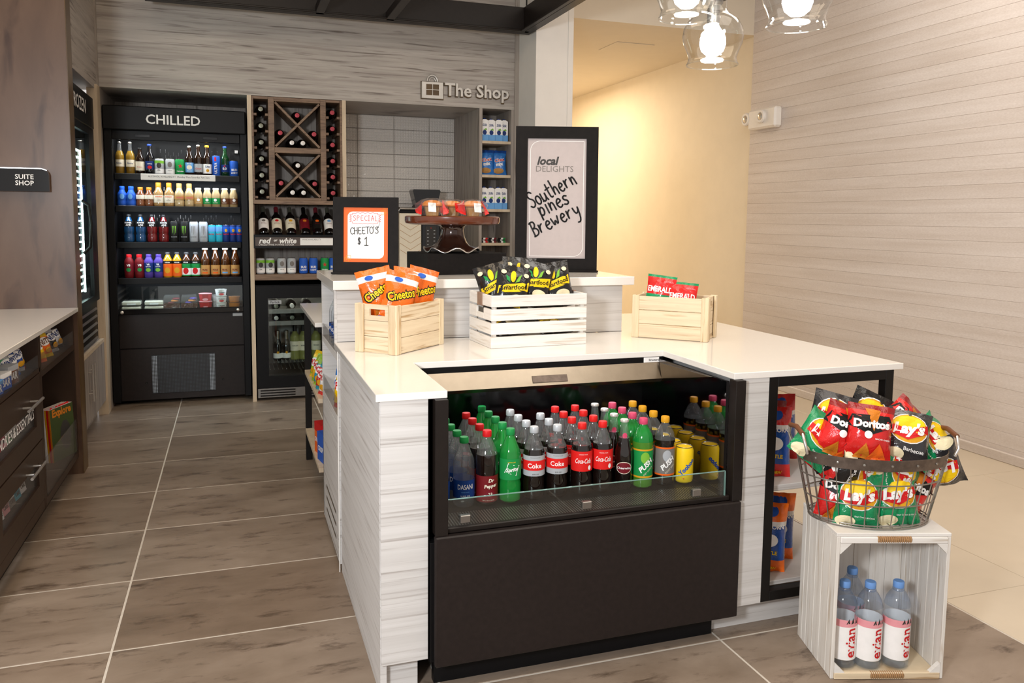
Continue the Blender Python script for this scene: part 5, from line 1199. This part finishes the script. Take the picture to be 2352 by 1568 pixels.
def sheet(t, name, poly, y, mat): return ob(name, flat(name, [(p[0], y, p[1]) for p in poly], [tuple(range(len(poly)))], mat), t)
# orange price sign
t, b = sign('black-framed orange sign with a handwritten one dollar special', (.548, 3.585, 1.1655), -17, .285, .338, .045, -4)
sh = sheet(t, 'orange_sheet', [(-b, .053), (b, .053), (b, .293), (-b, .293)], -.0022, 'ink_orange')
ob('white_card', flat('white_card', [(p[0], -.0028, p[1]) for p in rrect(-b+.018, .069, b-.018, .275, .022, {'br', 'tl'})], [tuple(range(4+2*6))], 'ink_white'), sh)
for cx_, cz_ in ((b-.018, .275), (-b+.018, .069)):
    m = MB()
    for dx in (0, .008): ribbon(m, [(cx_-.009+dx-.004, cz_-.009+dx-.004), (cx_+.009+dx-.004, cz_-.009+dx-.004), (cx_+.009+dx-.004, cz_+.009+dx-.004), (cx_-.009+dx-.004, cz_+.009+dx-.004), (cx_-.009+dx-.004, cz_-.009+dx-.004)], .0016, lambda a, c: (a, -.0034, c))
    me = bpy.data.meshes.new('corner_mark'); me.from_pydata(m.v, [], m.f); me.materials.append(MT['ink_gold']); ob('corner_mark', me, sh)
zig = []
for k in range(40):
    a = 2*PI*k/40; e = 1 if k % 2 else .87; zig.append((-.003+.068*e*max(-1, min(1, 1.15*math.cos(a))), .246+.025*e*max(-1, min(1, 1.25*math.sin(a)))))
zig.append(zig[0]); m = MB(); ribbon(m, zig, .0016, lambda a, c: (a, -.0034, c)); me = bpy.data.meshes.new('burst'); me.from_pydata(m.v, [], m.f); me.materials.append(MT['ink_coke_red']); ob('burst_outline', me, sh)
m = MB(); ribbon(m, [(.056, .24), (.059, .222), (.055, .208), (.049, .203)], .0014, lambda a, c: (a, -.0034, c)); ribbon(m, [(.054, .209), (.048, .202), (.053, .199)], .003, lambda a, c: (a, -.0034, c)); me = bpy.data.meshes.new('arrow'); me.from_pydata(m.v, [], m.f); me.materials.append(MT['ink_black']); ob('arrow', me, sh)
ob('handwriting', hand('SPECIAL', -.056, .235, .023, 0, 'ink_coke_red', -.0034, .085, .22), sh)
ob('handwriting', hand("CHEETO'S", -.068, .175, .030, .04, 'ink_black', -.0034, .10, .09, narrow=.95), sh)
ob('handwriting', hand('$', -.036, .132, .028, 0, 'ink_black', -.0034, .1), sh); ob('handwriting', hand('1', -.006, .127, .036, 0, 'ink_black', -.0034, .1), sh)
# tall brewery sign
t, b = sign('tall black-framed grey sign with a handwritten brewery name', (1.455, 3.60, 1.1655), -19, .392, .688, .056, -3)
SH_ = .688
sh = sheet(t, 'poster', [(-b, .064), (b, .064), (b, SH_-.056), (-b, SH_-.056)], -.0022, 'ink_poster' if 'ink_poster' in MT else 'white_paint')
inn = rrect(-b+.014, .074, b-.012, SH_-.068, .045, {'br', 'tl'}); m = MB(); ribbon(m, inn+[inn[0]], .0022, lambda a, c: (a, -.003, c)); me = bpy.data.meshes.new('border_line'); me.from_pydata(m.v, [], m.f); me.materials.append(MT['ink_white']); ob('border_line', me, sh)
ob('lettering', text_xz('local', -.042, -.0032, .527, 'ink_dark_gray', width=.105, bold=.035, shear=.25), sh); ob('lettering', text_xz('DELIGHTS', -.01, -.0032, .489, 'ink_gray', width=.178), sh)
ob('handwriting', hand('Southern', -.114, .300, .078, .52, 'ink_black', -.0034, .10, .075, narrow=.66), sh)
ob('handwriting', hand('pines', -.070, .262, .080, .46, 'ink_black', -.0034, .10, .07, narrow=.75), sh)
ob('handwriting', hand('Brewery', -.100, .166, .078, .47, 'ink_black', -.0034, .10, .075, narrow=.74), sh)
# riser and pedestal stand with wrapped muffins
t = thing('display_riser', 'low black riser block under the wooden pedestal stand', 'riser', (.80, 3.47, 1.1655), R_(8))
part(t, 'block', B(0, 0, 0, .385, .27, .094, c=.002), 'frame_black')
t = thing('pedestal_stand', 'round dark wood plate on a bronze fluted pedestal', 'cake stand', (.945, 3.60, 1.260))
part(t, 'plate', MB().lathe([(.06, .126), (.19, .126), (.212, .132), (.216, .140), (.216, .160), (.21, .165), (.0, .165)], 48), 'oval_tray_wood', 40)
m = MB(); prof = [(.124, .0), (.122, .006), (.105, .014), (.086, .026), (.068, .046), (.056, .072), (.051, .10), (.056, .118), (.07, .1258)]
n = 48
for j, (r, z) in enumerate(prof):
    for k in range(n):
        a = 2*PI*k/n; f_ = max(0, 1-j/4.0); rr = r*(1+.05*f_*math.sin(7*a)); m.v.append((rr*math.cos(a), rr*math.sin(a), z+.011*f_*(1+math.sin(7*a+.6))))
for j in range(len(prof)-1):
    for k in range(n): m.f.append((j*n+k, j*n+(k+1) % n, (j+1)*n+(k+1) % n, (j+1)*n+k)); m.m.append(0)
ft = part(t, 'pedestal', m, 'bronze_glaze', 60)
ob('silver_hem', MB().tube([(.1245*(1+.05*math.sin(7*a))*math.cos(a), .1245*(1+.05*math.sin(7*a))*math.sin(a), .011*(1+math.sin(7*a+.6))+.002) for a in [2*PI*k/n for k in range(n)]], .0032, 6, True).mesh('silver_hem', 'chrome', 60), ft)
def muffin(seed):
    b_ = MB().lathe([(.028, 0), (.036, .038), (.036, .04)], 24)
    for i, (x, y, z) in enumerate(b_.v):
        if i % 2: b_.v[i] = (x*.94, y*.94, z)
    top = MB().lathe([(.036, .038), (.046, .044), (.045, .054), (.034, .064), (.018, .069), (0, .07)], 18)
    rnd = random.Random(seed)
    wrap = MB(); nn = 20
    for j, (r, z) in enumerate(((.05, .002), (.054, .03), (.056, .05), (.046, .07), (.02, .078))):
        for k in range(nn):
            a = 2*PI*k/nn; q = 1+rnd.uniform(-.07, .07); ex = 1+.35*max(0, math.cos(2*a))**6*(1 if j in (1, 2) else .4); wrap.v.append((r*q*ex*math.cos(a), r*q*math.sin(a), z))
    for j in range(4):
        for k in range(nn): wrap.f.append((j*nn+k, j*nn+(k+1) % nn, (j+1)*nn+(k+1) % nn, (j+1)*nn+k)); wrap.m.append(0)
    tape = MB()
    for sx in (-1, 1): tape.add([(sx*.048, -.03, .004), (sx*.072, -.022, .012), (sx*.076, .022, .026), (sx*.05, .03, .05), (sx*.044, 0, .072)], [(0, 1, 2, 3, 4)] if sx > 0 else [(4, 3, 2, 1, 0)])
    lab = MB().add([(-.018, -.058, .018), (.016, -.059, .016), (.014, -.054, .056), (-.02, -.053, .058)], [(0, 1, 2, 3)])
    return (None, [['baking_cup', b_.mesh('baking_cup', 'ink_tan', 40)], ['muffin_top', top.mesh('muffin_top', 'ink_amber', 60)], ['clear_wrapper', wrap.mesh('clear_wrapper', 'clear_wrap')], ['red_seal', tape.mesh('red_seal', 'film_red')], ['printed_label', lab.mesh('printed_label', 'film_red' if seed == 1 else 'film_white')]])
for k, (x, y, rz, w_) in enumerate(((.845, 3.575, -.2, 'left'), (.955, 3.64, .3, 'middle'), (1.03, 3.56, .15, 'right'))):
    place('wrapped_muffin', muffin(k), 'clear-wrapped muffin with red seals on the pedestal plate, %s one' % w_, 'muffin', (x, y, 1.4257), rz, 'wrapped muffins on the pedestal stand')

# ================================================================== CRATE, BASKET, WATER
CR = -17.5
t = thing('white_crate', 'whitewashed wooden crate standing on its end on the floor', 'crate', (1.73, 1.945, 0), R_(CR))
L, D, H = .355, .272, .458
for x in (0, L-.011):
    for k, (a, b) in enumerate(((0, .041), (.0445, .097), (.1005, .149), (.1525, .204), (.2075, .237), (.2405, D))): part(t, 'side_slat', B(x, a, .0, x+.011, b, H, c=.0015), 'whitewash_v')
for k in range(6):
    w_ = (L-.024)/6; part(t, 'back_slat', B(.012+k*w_, D-.011, .012, .012+(k+1)*w_-.001, D-.001, H-.012, c=.001), 'whitewash_v')
for z, nm in ((0, 'bottom_board'), (H-.014, 'top_board')):
    if z == 0: part(t, nm, B(.0115, .001, 0, L-.0115, D-.012, .014, c=.001), 'pine')
    else: part(t, nm, B(-.001, .0, H, L+.001, D, H+.012, c=.002), 'whitewash')
part(t, 'top_lip', B(.011, -.004, H-.02, L-.011, .010, H-.0005, c=.002), 'whitewash'); part(t, 'bottom_lip', B(.011, -.004, .0, L-.011, .010, .022, c=.002), 'pine')
for x, s in ((.011, 1), (L-.011, -1)):
    for z, q in ((.02, 1), (H-.02, -1)): part(t, 'corner_block', MB().prism([(x, z), (x+s*.034, z), (x, z+q*.034)] if s*q > 0 else [(x, z), (x, z+q*.034), (x+s*.034, z)], -.003, .012, 'xz'), 'whitewash')
def rope(z, nm):
    m = MB()
    for k in range(16): m.lathe([(.009, -.0035), (.0125, 0), (.009, .0035)], 10, c=(0, 0, 0)); m.xf(Matrix.Translation((L*.36+k*.0066, .003, z)) @ Matrix.Rotation(PI/2, 4, 'Y') @ Matrix.Scale(1, 4), len(m.v)-30)
    return part(t, nm, m, 'jute', 60)
rope(H-.008, 'rope_wrap'); rope(.012, 'rope_wrap')
wx = [(.026, 0), (.036, .005), (.0400, .012), (.0408, .02), (.0408, .165), (.0395, .175), (.0408, .186), (.040, .20), (.034, .222), (.024, .240), (.0155, .250), (.0145, .262)]
mt_ = lambda r: flat('mountains', [(r*math.sin(a), -r*math.cos(a), z) for a, z in ((-.15, .150), (.05, .168), (.13, .152), (.22, .150), (.36, .172), (.5, .152), (.58, .150), (.68, .166), (.86, .150))], [(0, 2, 1), (3, 5, 4), (6, 8, 7)], 'ink_dark_gray')
SPEC['evian'] = (None, [['bottle', lat(wx, ['water_body', 'pet_blue'], 24, .20)],
    ['label', cyl_patch(.0414, .032, .163, 'ink_white', n=32), [('pink_band', cyl_patch(.0417, .140, .163, 'ink_rose', 'pink_band', n=32)), ('mountains', mt_(.0420)), ('lettering', text_cyl('evian', .0424, .088, 'ink_red', ang=.25, rot=PI/2, width=.095, bold=.015)), ('lettering', text_cyl('natural spring water', .0424, .088, 'ink_rose', ang=.66, rot=PI/2, width=.075))]],
    ['base', cyl_patch(.0411, .006, .03, 'pet_blue', 'base')], ['cap', capm(.256, .276, .0168, 'ink_cap_blue', 16)], ['neck_ring', MB().lathe([(.0165, .246), (.0185, .249), (.0185, .252), (.0165, .254)], 18).mesh('neck_ring', 'pet_blue')]])
Rz = Matrix.Rotation(R_(CR), 3, 'Z')
for (lx, ly, rz, w_) in ((.062, .065, -20, 'front left, cut by the crate edge'), (.140, .058, -16, 'front middle'), (.232, .062, -14, 'front right'), (.128, .160, -20, 'rear one behind the front bottles')):
    p = Rz @ Vector((lx, ly, 0)); place('water_bottle', SPEC['evian'], 'blue-capped water bottle with white label in the crate, '+w_, 'water bottle', (1.73+p.x, 1.945+p.y, .0145), R_(rz), 'large water bottles in the white crate')
# wire basket
BCX, BCY, BZ, BR = 1.922, 2.032, .471, R_(-20)
t = thing('wire_basket', 'oval metal wire basket with riveted band, full of snack bags', 'basket', (BCX, BCY, BZ), BR)
def oval(a, b, z, n=40): return [(a*math.cos(2*PI*k/n), b*math.sin(2*PI*k/n), z) for k in range(n)]
A0, B0, A1, B1, BH = .185, .122, .232, .155, .205
for f_ in (0, .04, .36, .7): part(t, 'wire_hoop', MB().tube(oval(A0+(A1-A0)*f_, B0+(B1-B0)*f_, .004+BH*f_), .0022 if f_ else .003, 6, True), 'wire_metal', 60)
band = MB(); n = 48
for z, d in ((BH-.010, 0), (BH+.026, .004)):
    for k in range(n): a = 2*PI*k/n; band.v.append(((A1+d)*math.cos(a), (B1+d)*math.sin(a), z))
for z, d in ((BH-.010, -.002), (BH+.026, .002)):
    for k in range(n): a = 2*PI*k/n; band.v.append(((A1+d)*math.cos(a), (B1+d)*math.sin(a), z))
for k in range(n):
    k2 = (k+1) % n
    band.f += [(k, k2, n+k2, n+k), (2*n+k2, 2*n+k, 3*n+k, 3*n+k2), (n+k, n+k2, 3*n+k2, 3*n+k), (k2, k, 2*n+k, 2*n+k2)]; band.m += [0]*4
bd = part(t, 'rim_band', band, 'band_metal', 40)
rv = MB().lathe([(.0045, 0), (.004, .002), (0, .003)], 8).mesh('rivet', 'wire_metal', 60)
for k in range(18):
    a = 2*PI*(k+.5)/18; o_ = ob('rivet', rv, bd, ((A1+.0025)*math.cos(a), (B1+.0025)*math.sin(a), BH+.008)); o_.rotation_euler = Vector((math.cos(a)/A1, math.sin(a)/B1, 0)).to_track_quat('Z', 'Y').to_euler()
for k in range(30):
    a = 2*PI*k/30; part(t, 'wire_rib', MB().tube([(A0*math.cos(a), B0*math.sin(a), .004), ((A1-.001)*math.cos(a), (B1-.001)*math.sin(a), BH)], .0019, 5), 'wire_metal')
for k in range(-5, 6):
    x = k*.033; y = B0*math.sqrt(max(0, 1-(x/A0)**2)); part(t, 'floor_wire', MB().tube([(x, -y, .003), (x, y, .003)], .0016, 5), 'wire_metal')
for s in (-1, 1):
    hp = [(s*(A1-.004), -.075, BH+.02), (s*(A1+.004), -.08, BH+.045), (s*(A1+.008), -.06, BH+.078), (s*(A1+.008), 0, BH+.088), (s*(A1+.008), .06, BH+.078), (s*(A1+.004), .08, BH+.045), (s*(A1-.004), .075, BH+.02)]
    hd = part(t, 'handle', MB().tube(hp, .0048, 8), 'chrome', 60)
    ob('handle_grip', MB().tube([hp[2], hp[3], hp[4]], .008, 8).mesh('handle_grip', 'ink_brown', 60), hd)
K = [  # (spec, label, centre, rotation) - bags as they lie, front faces roughly to the viewer
 (dori(1), 'red tortilla chip bag lying foremost on top of the basket', (1.858, 1.975, .785), (-16, 6, -32)),
 (dori(2), 'red tortilla chip bag tilted behind the foremost red one', (1.815, 2.035, .775), (-12, 20, -28)),
 (lays('film_dark', 3, txt='Barbecue'), 'dark potato chip bag at the basket right, beside the foremost red bag', (2.008, 1.975, .755), (-30, 8, -38)),
 (lays('film_dark', 4, txt='Barbecue'), 'dark potato chip bag standing at the rear left of the basket', (1.842, 2.125, .79), (-8, 14, -30)),
 (lays('film_black', 5, txt='Barbecue'), 'dark potato chip bag standing at the rear middle of the basket', (1.985, 2.12, .785), (-6, 24, -32)),
 (dori(6), 'red bag leaning at the rear right of the basket', (2.065, 2.05, .765), (-28, 48, -40)),
 (lays('film_green', 7), 'green potato chip bag sticking out over the basket right rim', (2.12, 1.99, .72), (-42, 55, -36)),
 (lays('film_green', 8), 'green potato chip bag tilted at the basket left rim', (1.765, 2.085, .735), (-20, 38, -24)),
 (lays('film_green', 9), 'green potato chip bag low at the basket front, seen through the wires', (1.835, 1.985, .565), (-12, 3, -32)),
 (lays('film_green', 10), 'green potato chip bag low at the basket front right, seen through wires', (1.962, 1.965, .565), (-14, -4, -24)),
 (dori(11), 'red tortilla chip bag low at the basket left, seen through the wires', (1.812, 2.03, .575), (-12, 8, -36)),
 (dori(12), 'red tortilla chip bag just under the rim at the basket left', (1.80, 2.065, .66), (-20, -48, -30)),
 (lays('film_green', 13), 'green potato chip bag just under the rim at the basket right front', (1.975, 1.975, .645), (-18, 76, -24)),
 (lays('film_black', 14, txt='Barbecue'), 'dark potato chip bag lying across the middle of the basket', (1.865, 2.0, .645), (-30, 105, -30)),
 (dori(15), 'red tortilla chip bag at the basket right end behind the wires', (2.045, 1.985, .575), (-10, 30, -28)),
 (lays('film_dark', 16, txt='Barbecue'), 'dark bag hanging over the basket right end', (2.135, 1.965, .64), (-10, 160, -40)),
 (lays('film_green', 17), 'green potato chip bag in the middle of the basket, mostly buried', (1.93, 2.06, .62), (-60, 20, -20)),
 (dori(18), 'red tortilla chip bag buried at the rear of the basket', (1.95, 2.09, .67), (-50, -15, -20))]
for sp, lb_, c, r_ in K:
    e = Matrix.Rotation(R_(r_[2]), 3, 'Z') @ Matrix.Rotation(R_(r_[1]), 3, 'Y') @ Matrix.Rotation(R_(r_[0]), 3, 'X')
    off = e @ Vector((0, 0, .0925+.004)); pbag(sp, lb_, (c[0]-off.x, c[1]-off.y, c[2]-off.z), r_, 'snack bags in the wire basket')
# popcorn bags on the display frame shelves
for i_, (c1, x, y, z, rx, ry, rz, nm) in enumerate((('red', 1.815, 2.39, .503, -8, 2, -20, 'upper shelf, foremost'), ('darkred', 1.865, 2.50, .503, -6, 4, -18, 'upper shelf, second from the front'), ('red', 1.98, 2.56, .503, -6, -3, -24, 'upper shelf, rightmost'), ('dark', 1.86, 2.64, .51, -4, 0, -20, 'upper shelf, rearmost'),
        ('orange', 1.80, 2.38, .154, -6, 3, -22, 'bottom shelf, foremost'), ('orange', 1.90, 2.46, .154, -6, 3, -18, 'bottom shelf, second from the front'), ('orange', 1.84, 2.60, .154, -4, 0, -20, 'bottom shelf, rearmost'), ('orange', 1.815, 2.50, .36, -60, 20, -20, 'bottom shelf, lying on top'))):
    pbag(pop(c1, 40+i_), 'blue and %s popcorn bag on the display frame %s' % ({'red': 'red', 'darkred': 'dark red', 'dark': 'black', 'orange': 'orange'}[c1], nm), (x, y, z), (rx, ry, rz), 'popcorn bags on the display frame', 'popcorn_bag')

# ================================================================== SMALL GOODS ON THE ISLAND SIDE
for i_, (x, y) in enumerate(((.413, 3.352), (.413, 3.428), (.413, 3.504), (.49, 3.39))):
    place('water_bottle', SPEC['dasani'], 'blue-labelled water bottle in the tower upper opening, %s' % ('nearest', 'middle', 'farthest', 'rear')[i_], 'water bottle', (x, y, .881), R_(-60), 'water bottles in the shelf tower', (1, 1, .95))
for i_, (sp, y, nm) in enumerate(((generic('yellow', 'red', 'FUN', 'ink_red', 60, .12, .17), 3.30, 'yellow and red'), (generic('blue', 'yellow', 'MIX', 'ink_blue', 61, .12, .15), 3.24, 'blue and yellow'), (generic('white', 'sky', 'GUM', 'ink_blue', 62, .12, .15), 3.42, 'white and blue'))):
    pbag(sp, nm+' candy bag in the tower lower opening', (.408+.006*i_, y+.03, .629), (-8, 0, -62), 'candy bags in the shelf tower', 'candy_bag')
for i_, (c1, c2, y, nm) in enumerate((('lime', 'yellow', 4.50, 'lime green'), ('yellow', 'lime', 4.38, 'yellow'), ('teal', 'lime', 4.27, 'turquoise'), ('red', 'teal', 4.16, 'red'), ('white', 'red', 4.03, 'white'))):
    pbag(generic(c1, c2, 'POP', 'ink_red', 70+i_, .12, .15), nm+' candy bag on the rear wing shelf', (.402, y, .536), (-16, 0, -70), 'candy bags on the rear wing shelf', 'candy_bag')
def carton(w, d, h, col, col2, txt, tm):
    b_ = B(-w/2, -d/2, 0, w/2, d/2, h, c=.001).mesh('carton', col)
    return (b_, [['lid_panel', B(-w/2-.0006, -d/2-.0006, h*.72, w/2+.0006, d/2+.0006, h+.0006).mesh('lid_panel', col2)], ['lettering', text_xz(txt, 0, -d/2-.0012, h*.45, tm, width=w*.75, bold=.03)]])
place('snack_carton', carton(.12, .05, .16, 'ink_orange', 'ink_red', 'SNAX', 'ink_white'), 'red and orange carton on the lower rear wing shelf', 'carton', (.415, 4.22, .1905), R_(-80), 'cartons on the rear wing shelf')
place('snack_carton', carton(.12, .05, .145, 'ink_blue', 'ink_blue', 'CRISP', 'ink_white'), 'blue carton on the lower rear wing shelf', 'carton', (.415, 4.07, .1905), R_(-80), 'cartons on the rear wing shelf')
# cartons and bags in the right shelf column
def milk(seed):
    w, h = .06, .175
    root = MB().prism([(-w/2, 0), (w/2, 0), (w/2, h*.94), (0.012, h), (-.012, h), (-w/2, h*.94)], -.03, .03, 'xz').mesh('drink_carton', 'ink_white')
    return (root, [['blue_foot', B(-w/2-.0006, -.0306, 0, w/2+.0006, .0306, h*.30).mesh('blue_foot', 'ink_light_blue')], ['berry_print', flat('berry_print', [(.017*math.cos(2*PI*k/12), -.0312, h*.40+.02*math.sin(2*PI*k/12)) for k in range(12)], [tuple(range(12))], 'ink_navy')],
        ['leaf_print', flat('leaf_print', [(-.012, -.0314, h*.52), (.02, -.0314, h*.5), (.012, -.0314, h*.6)], [(0, 1, 2)], 'ink_lime')], ['lettering', text_xz('Silk', 0, -.0314, h*.74, 'ink_navy', width=.04, shear=.2, bold=.02)], ['cap', MB().lathe([(.013, 0), (.012, .01)], 14, c=(0, 0, h)).mesh('cap', 'ink_navy', 40)]])
SPEC['milk'] = milk(0)
for z, w_ in ((2.045, 'top'), (1.491, 'third')):
    for k, x in enumerate((1.965, 2.028, 2.091, 2.143)):
        place('drink_carton', SPEC['milk'], 'white and blue milk carton on the column %s shelf, %s from left' % (w_, ORD[k]), 'carton', (x-.002*k, 6.47+.012*(k % 2), z+.0005), R_(-8), 'milk cartons in the shelf column')
for k, x in enumerate((1.998, 2.108)):
    pbag(bagspec(.125, .21, .03, ['film_sky', 'film_blue'], [(.75, 1, 1)], [('text', 'Chex', 0, .02, 'ink_white', dict(width=.085, bold=.10, rot=.2)), ('text', 'Chex', 0, .02, 'ink_red', dict(width=.08, bold=.02, rot=.2)), ('text', 'mix', 0, -.015, 'ink_white', dict(width=.06, bold=.06, rot=.15)), ('ell', -.01, -.07, .045, .022, 'ink_tan')], 80+k), 'blue snack mix bag on the column second shelf, %s one' % ('left', 'right')[k], (x, 6.50, 1.7715), (-9, 0, -10), 'snack mix bags in the shelf column')
for k, (x, c1) in enumerate(((1.965, 'white'), (2.04, 'red'), (2.12, 'green'))):
    m = MB(); rnd = random.Random(k)
    for i in range(9): m.box(-.03+.02*(i % 3), -.02+.02*((i//3) % 2), .001+.014*(i//3), -.012+.02*(i % 3), -.002+.02*((i//3) % 2), .0135+.014*(i//3), mi=i % 3)
    place('packet_bundle', (m.mesh('packet_bundle', ['ink_black', 'ink_white', {'white': 'ink_red', 'red': 'ink_maroon', 'green': 'ink_green'}[c1]]), []), '%s and black bundle of small packets on the column lowest shelf' % c1, 'packets', (x, 6.46, 1.2135), 0, 'packet bundles in the shelf column')

# ================================================================== LEFT CABINET GOODS
for i_, (c1, c2, y, z, rz, nm) in enumerate((('blue', 'silver', 4.13, .719, 76, 'blue and silver'), ('yellow', 'orange', 4.25, .719, 70, 'yellow and orange'), ('orange', 'yellow', 4.42, .719, 74, 'orange'), ('dark', 'silver', 4.58, .719, 78, 'dark silver'), ('silver', 'dark', 4.71, .719, 80, 'silver'))):
    pbag(generic(c1, c2, 'NUTS', 'ink_brown' if i_ in (1, 2) else 'ink_navy', 100+i_, .145, .135), nm+' snack bag in the tray of the magazine cabinet', (-.875, y, z), (-20, 0, rz), 'snack bags in the left cabinet tray', 'snack_bag')
for i_, (col, col2, y) in enumerate((('ink_blue', 'ink_light_blue', 3.42), ('ink_blue', 'ink_white', 3.54), ('ink_brown', 'ink_silver', 3.65))):
    place('snack_carton', carton(.10, .05, .055+.01*i_, col, col2, 'BAR', 'ink_white'), '%s bar carton in the drawer cabinet tray' % ('plain blue', 'blue and white', 'brown and silver')[i_], 'carton', (-.865, y, .740), R_(82), 'cartons in the left cabinet tray')
for i_, (c1, c2, y, nm) in enumerate((('green', 'silver', 3.72, 'green'), ('silver', 'blue', 3.82, 'silver'), ('blue', 'silver', 3.92, 'blue'), ('silver', 'red', 3.97, 'silver and red'))):
    pbag(generic(c1, c2, 'MINT', 'ink_navy', 120+i_, .10, .12), nm+' candy bag in the drawer cabinet tray', (-.872-.006*i_, y, .740), (-20, 0, 72), 'candy bags in the left cabinet tray', 'candy_bag')
def mag(col, acc, word, k):
    root = B(-.105, -.003, 0, .105, .0045, .275).mesh('magazine', 'ink_white')
    return (root, [['cover', B(-.1052, -.0042, 0, .1052, -.003, .2752).mesh('cover', col)], ['spine', B(-.1062, -.0042, 0, -.105, .0036, .2752).mesh('spine', acc)], ['lettering', text_xz(word, 0, -.0048, .245, acc, width=.17, bold=.04)],
        ['cover_picture', flat('cover_picture', [(.05*math.cos(2*PI*q/10)+.02, -.0046, .12+.08*math.sin(2*PI*q/10)) for q in range(10)], [tuple(range(10))], 'ink_navy' if k % 2 else 'ink_dark_gray')]])
for i_, (c1, ac, wd) in enumerate((('ink_forest', 'ink_amber', 'Explore'), ('ink_red', 'ink_red', 'LIFE'), ('ink_maroon', 'ink_gold', 'TRAVEL'), ('ink_red', 'ink_white', 'NEWS'), ('ink_maroon', 'ink_white', 'STYLE'), ('ink_gold', 'ink_navy', 'HOME'))):
    place('magazine', mag(c1, ac, wd, i_), '%s magazine in the rack, %s from the aisle' % (c1[4:].replace('gold', 'yellow').replace('forest', 'dark green'), ORD[i_]), 'magazine', (-.868-.009*i_, 4.72+.0033*i_, .1355), (R_(-3), 0, R_(70)), 'magazines in the left cabinet rack')
for j, (z, nm) in enumerate(((.494, 'upper'), (.229, 'lower'))):
    for i_, (c, y) in enumerate((('ink_blue', 3.42), ('ink_red', 3.50), ('ink_pink', 3.59), ('ink_green', 3.68), ('ink_white', 3.77), ('ink_maroon', 3.86))):
        cc_ = c if j == 0 else ('ink_silver', 'ink_white', 'ink_rose', 'ink_gray', 'ink_teal', 'ink_white')[i_]
        place('toiletry_pack', carton(.07, .03, .045+.008*(i_ % 3), cc_, 'ink_white', 'CARE', 'ink_dark_gray'), '%s toiletry pack behind the %s drawer window, %s from near end' % (cc_[4:].replace('_', ' '), nm, ORD[i_]), 'toiletry pack', (-.885, y, z), (R_(-12), 0, R_(86)), 'toiletry packs in the drawers')
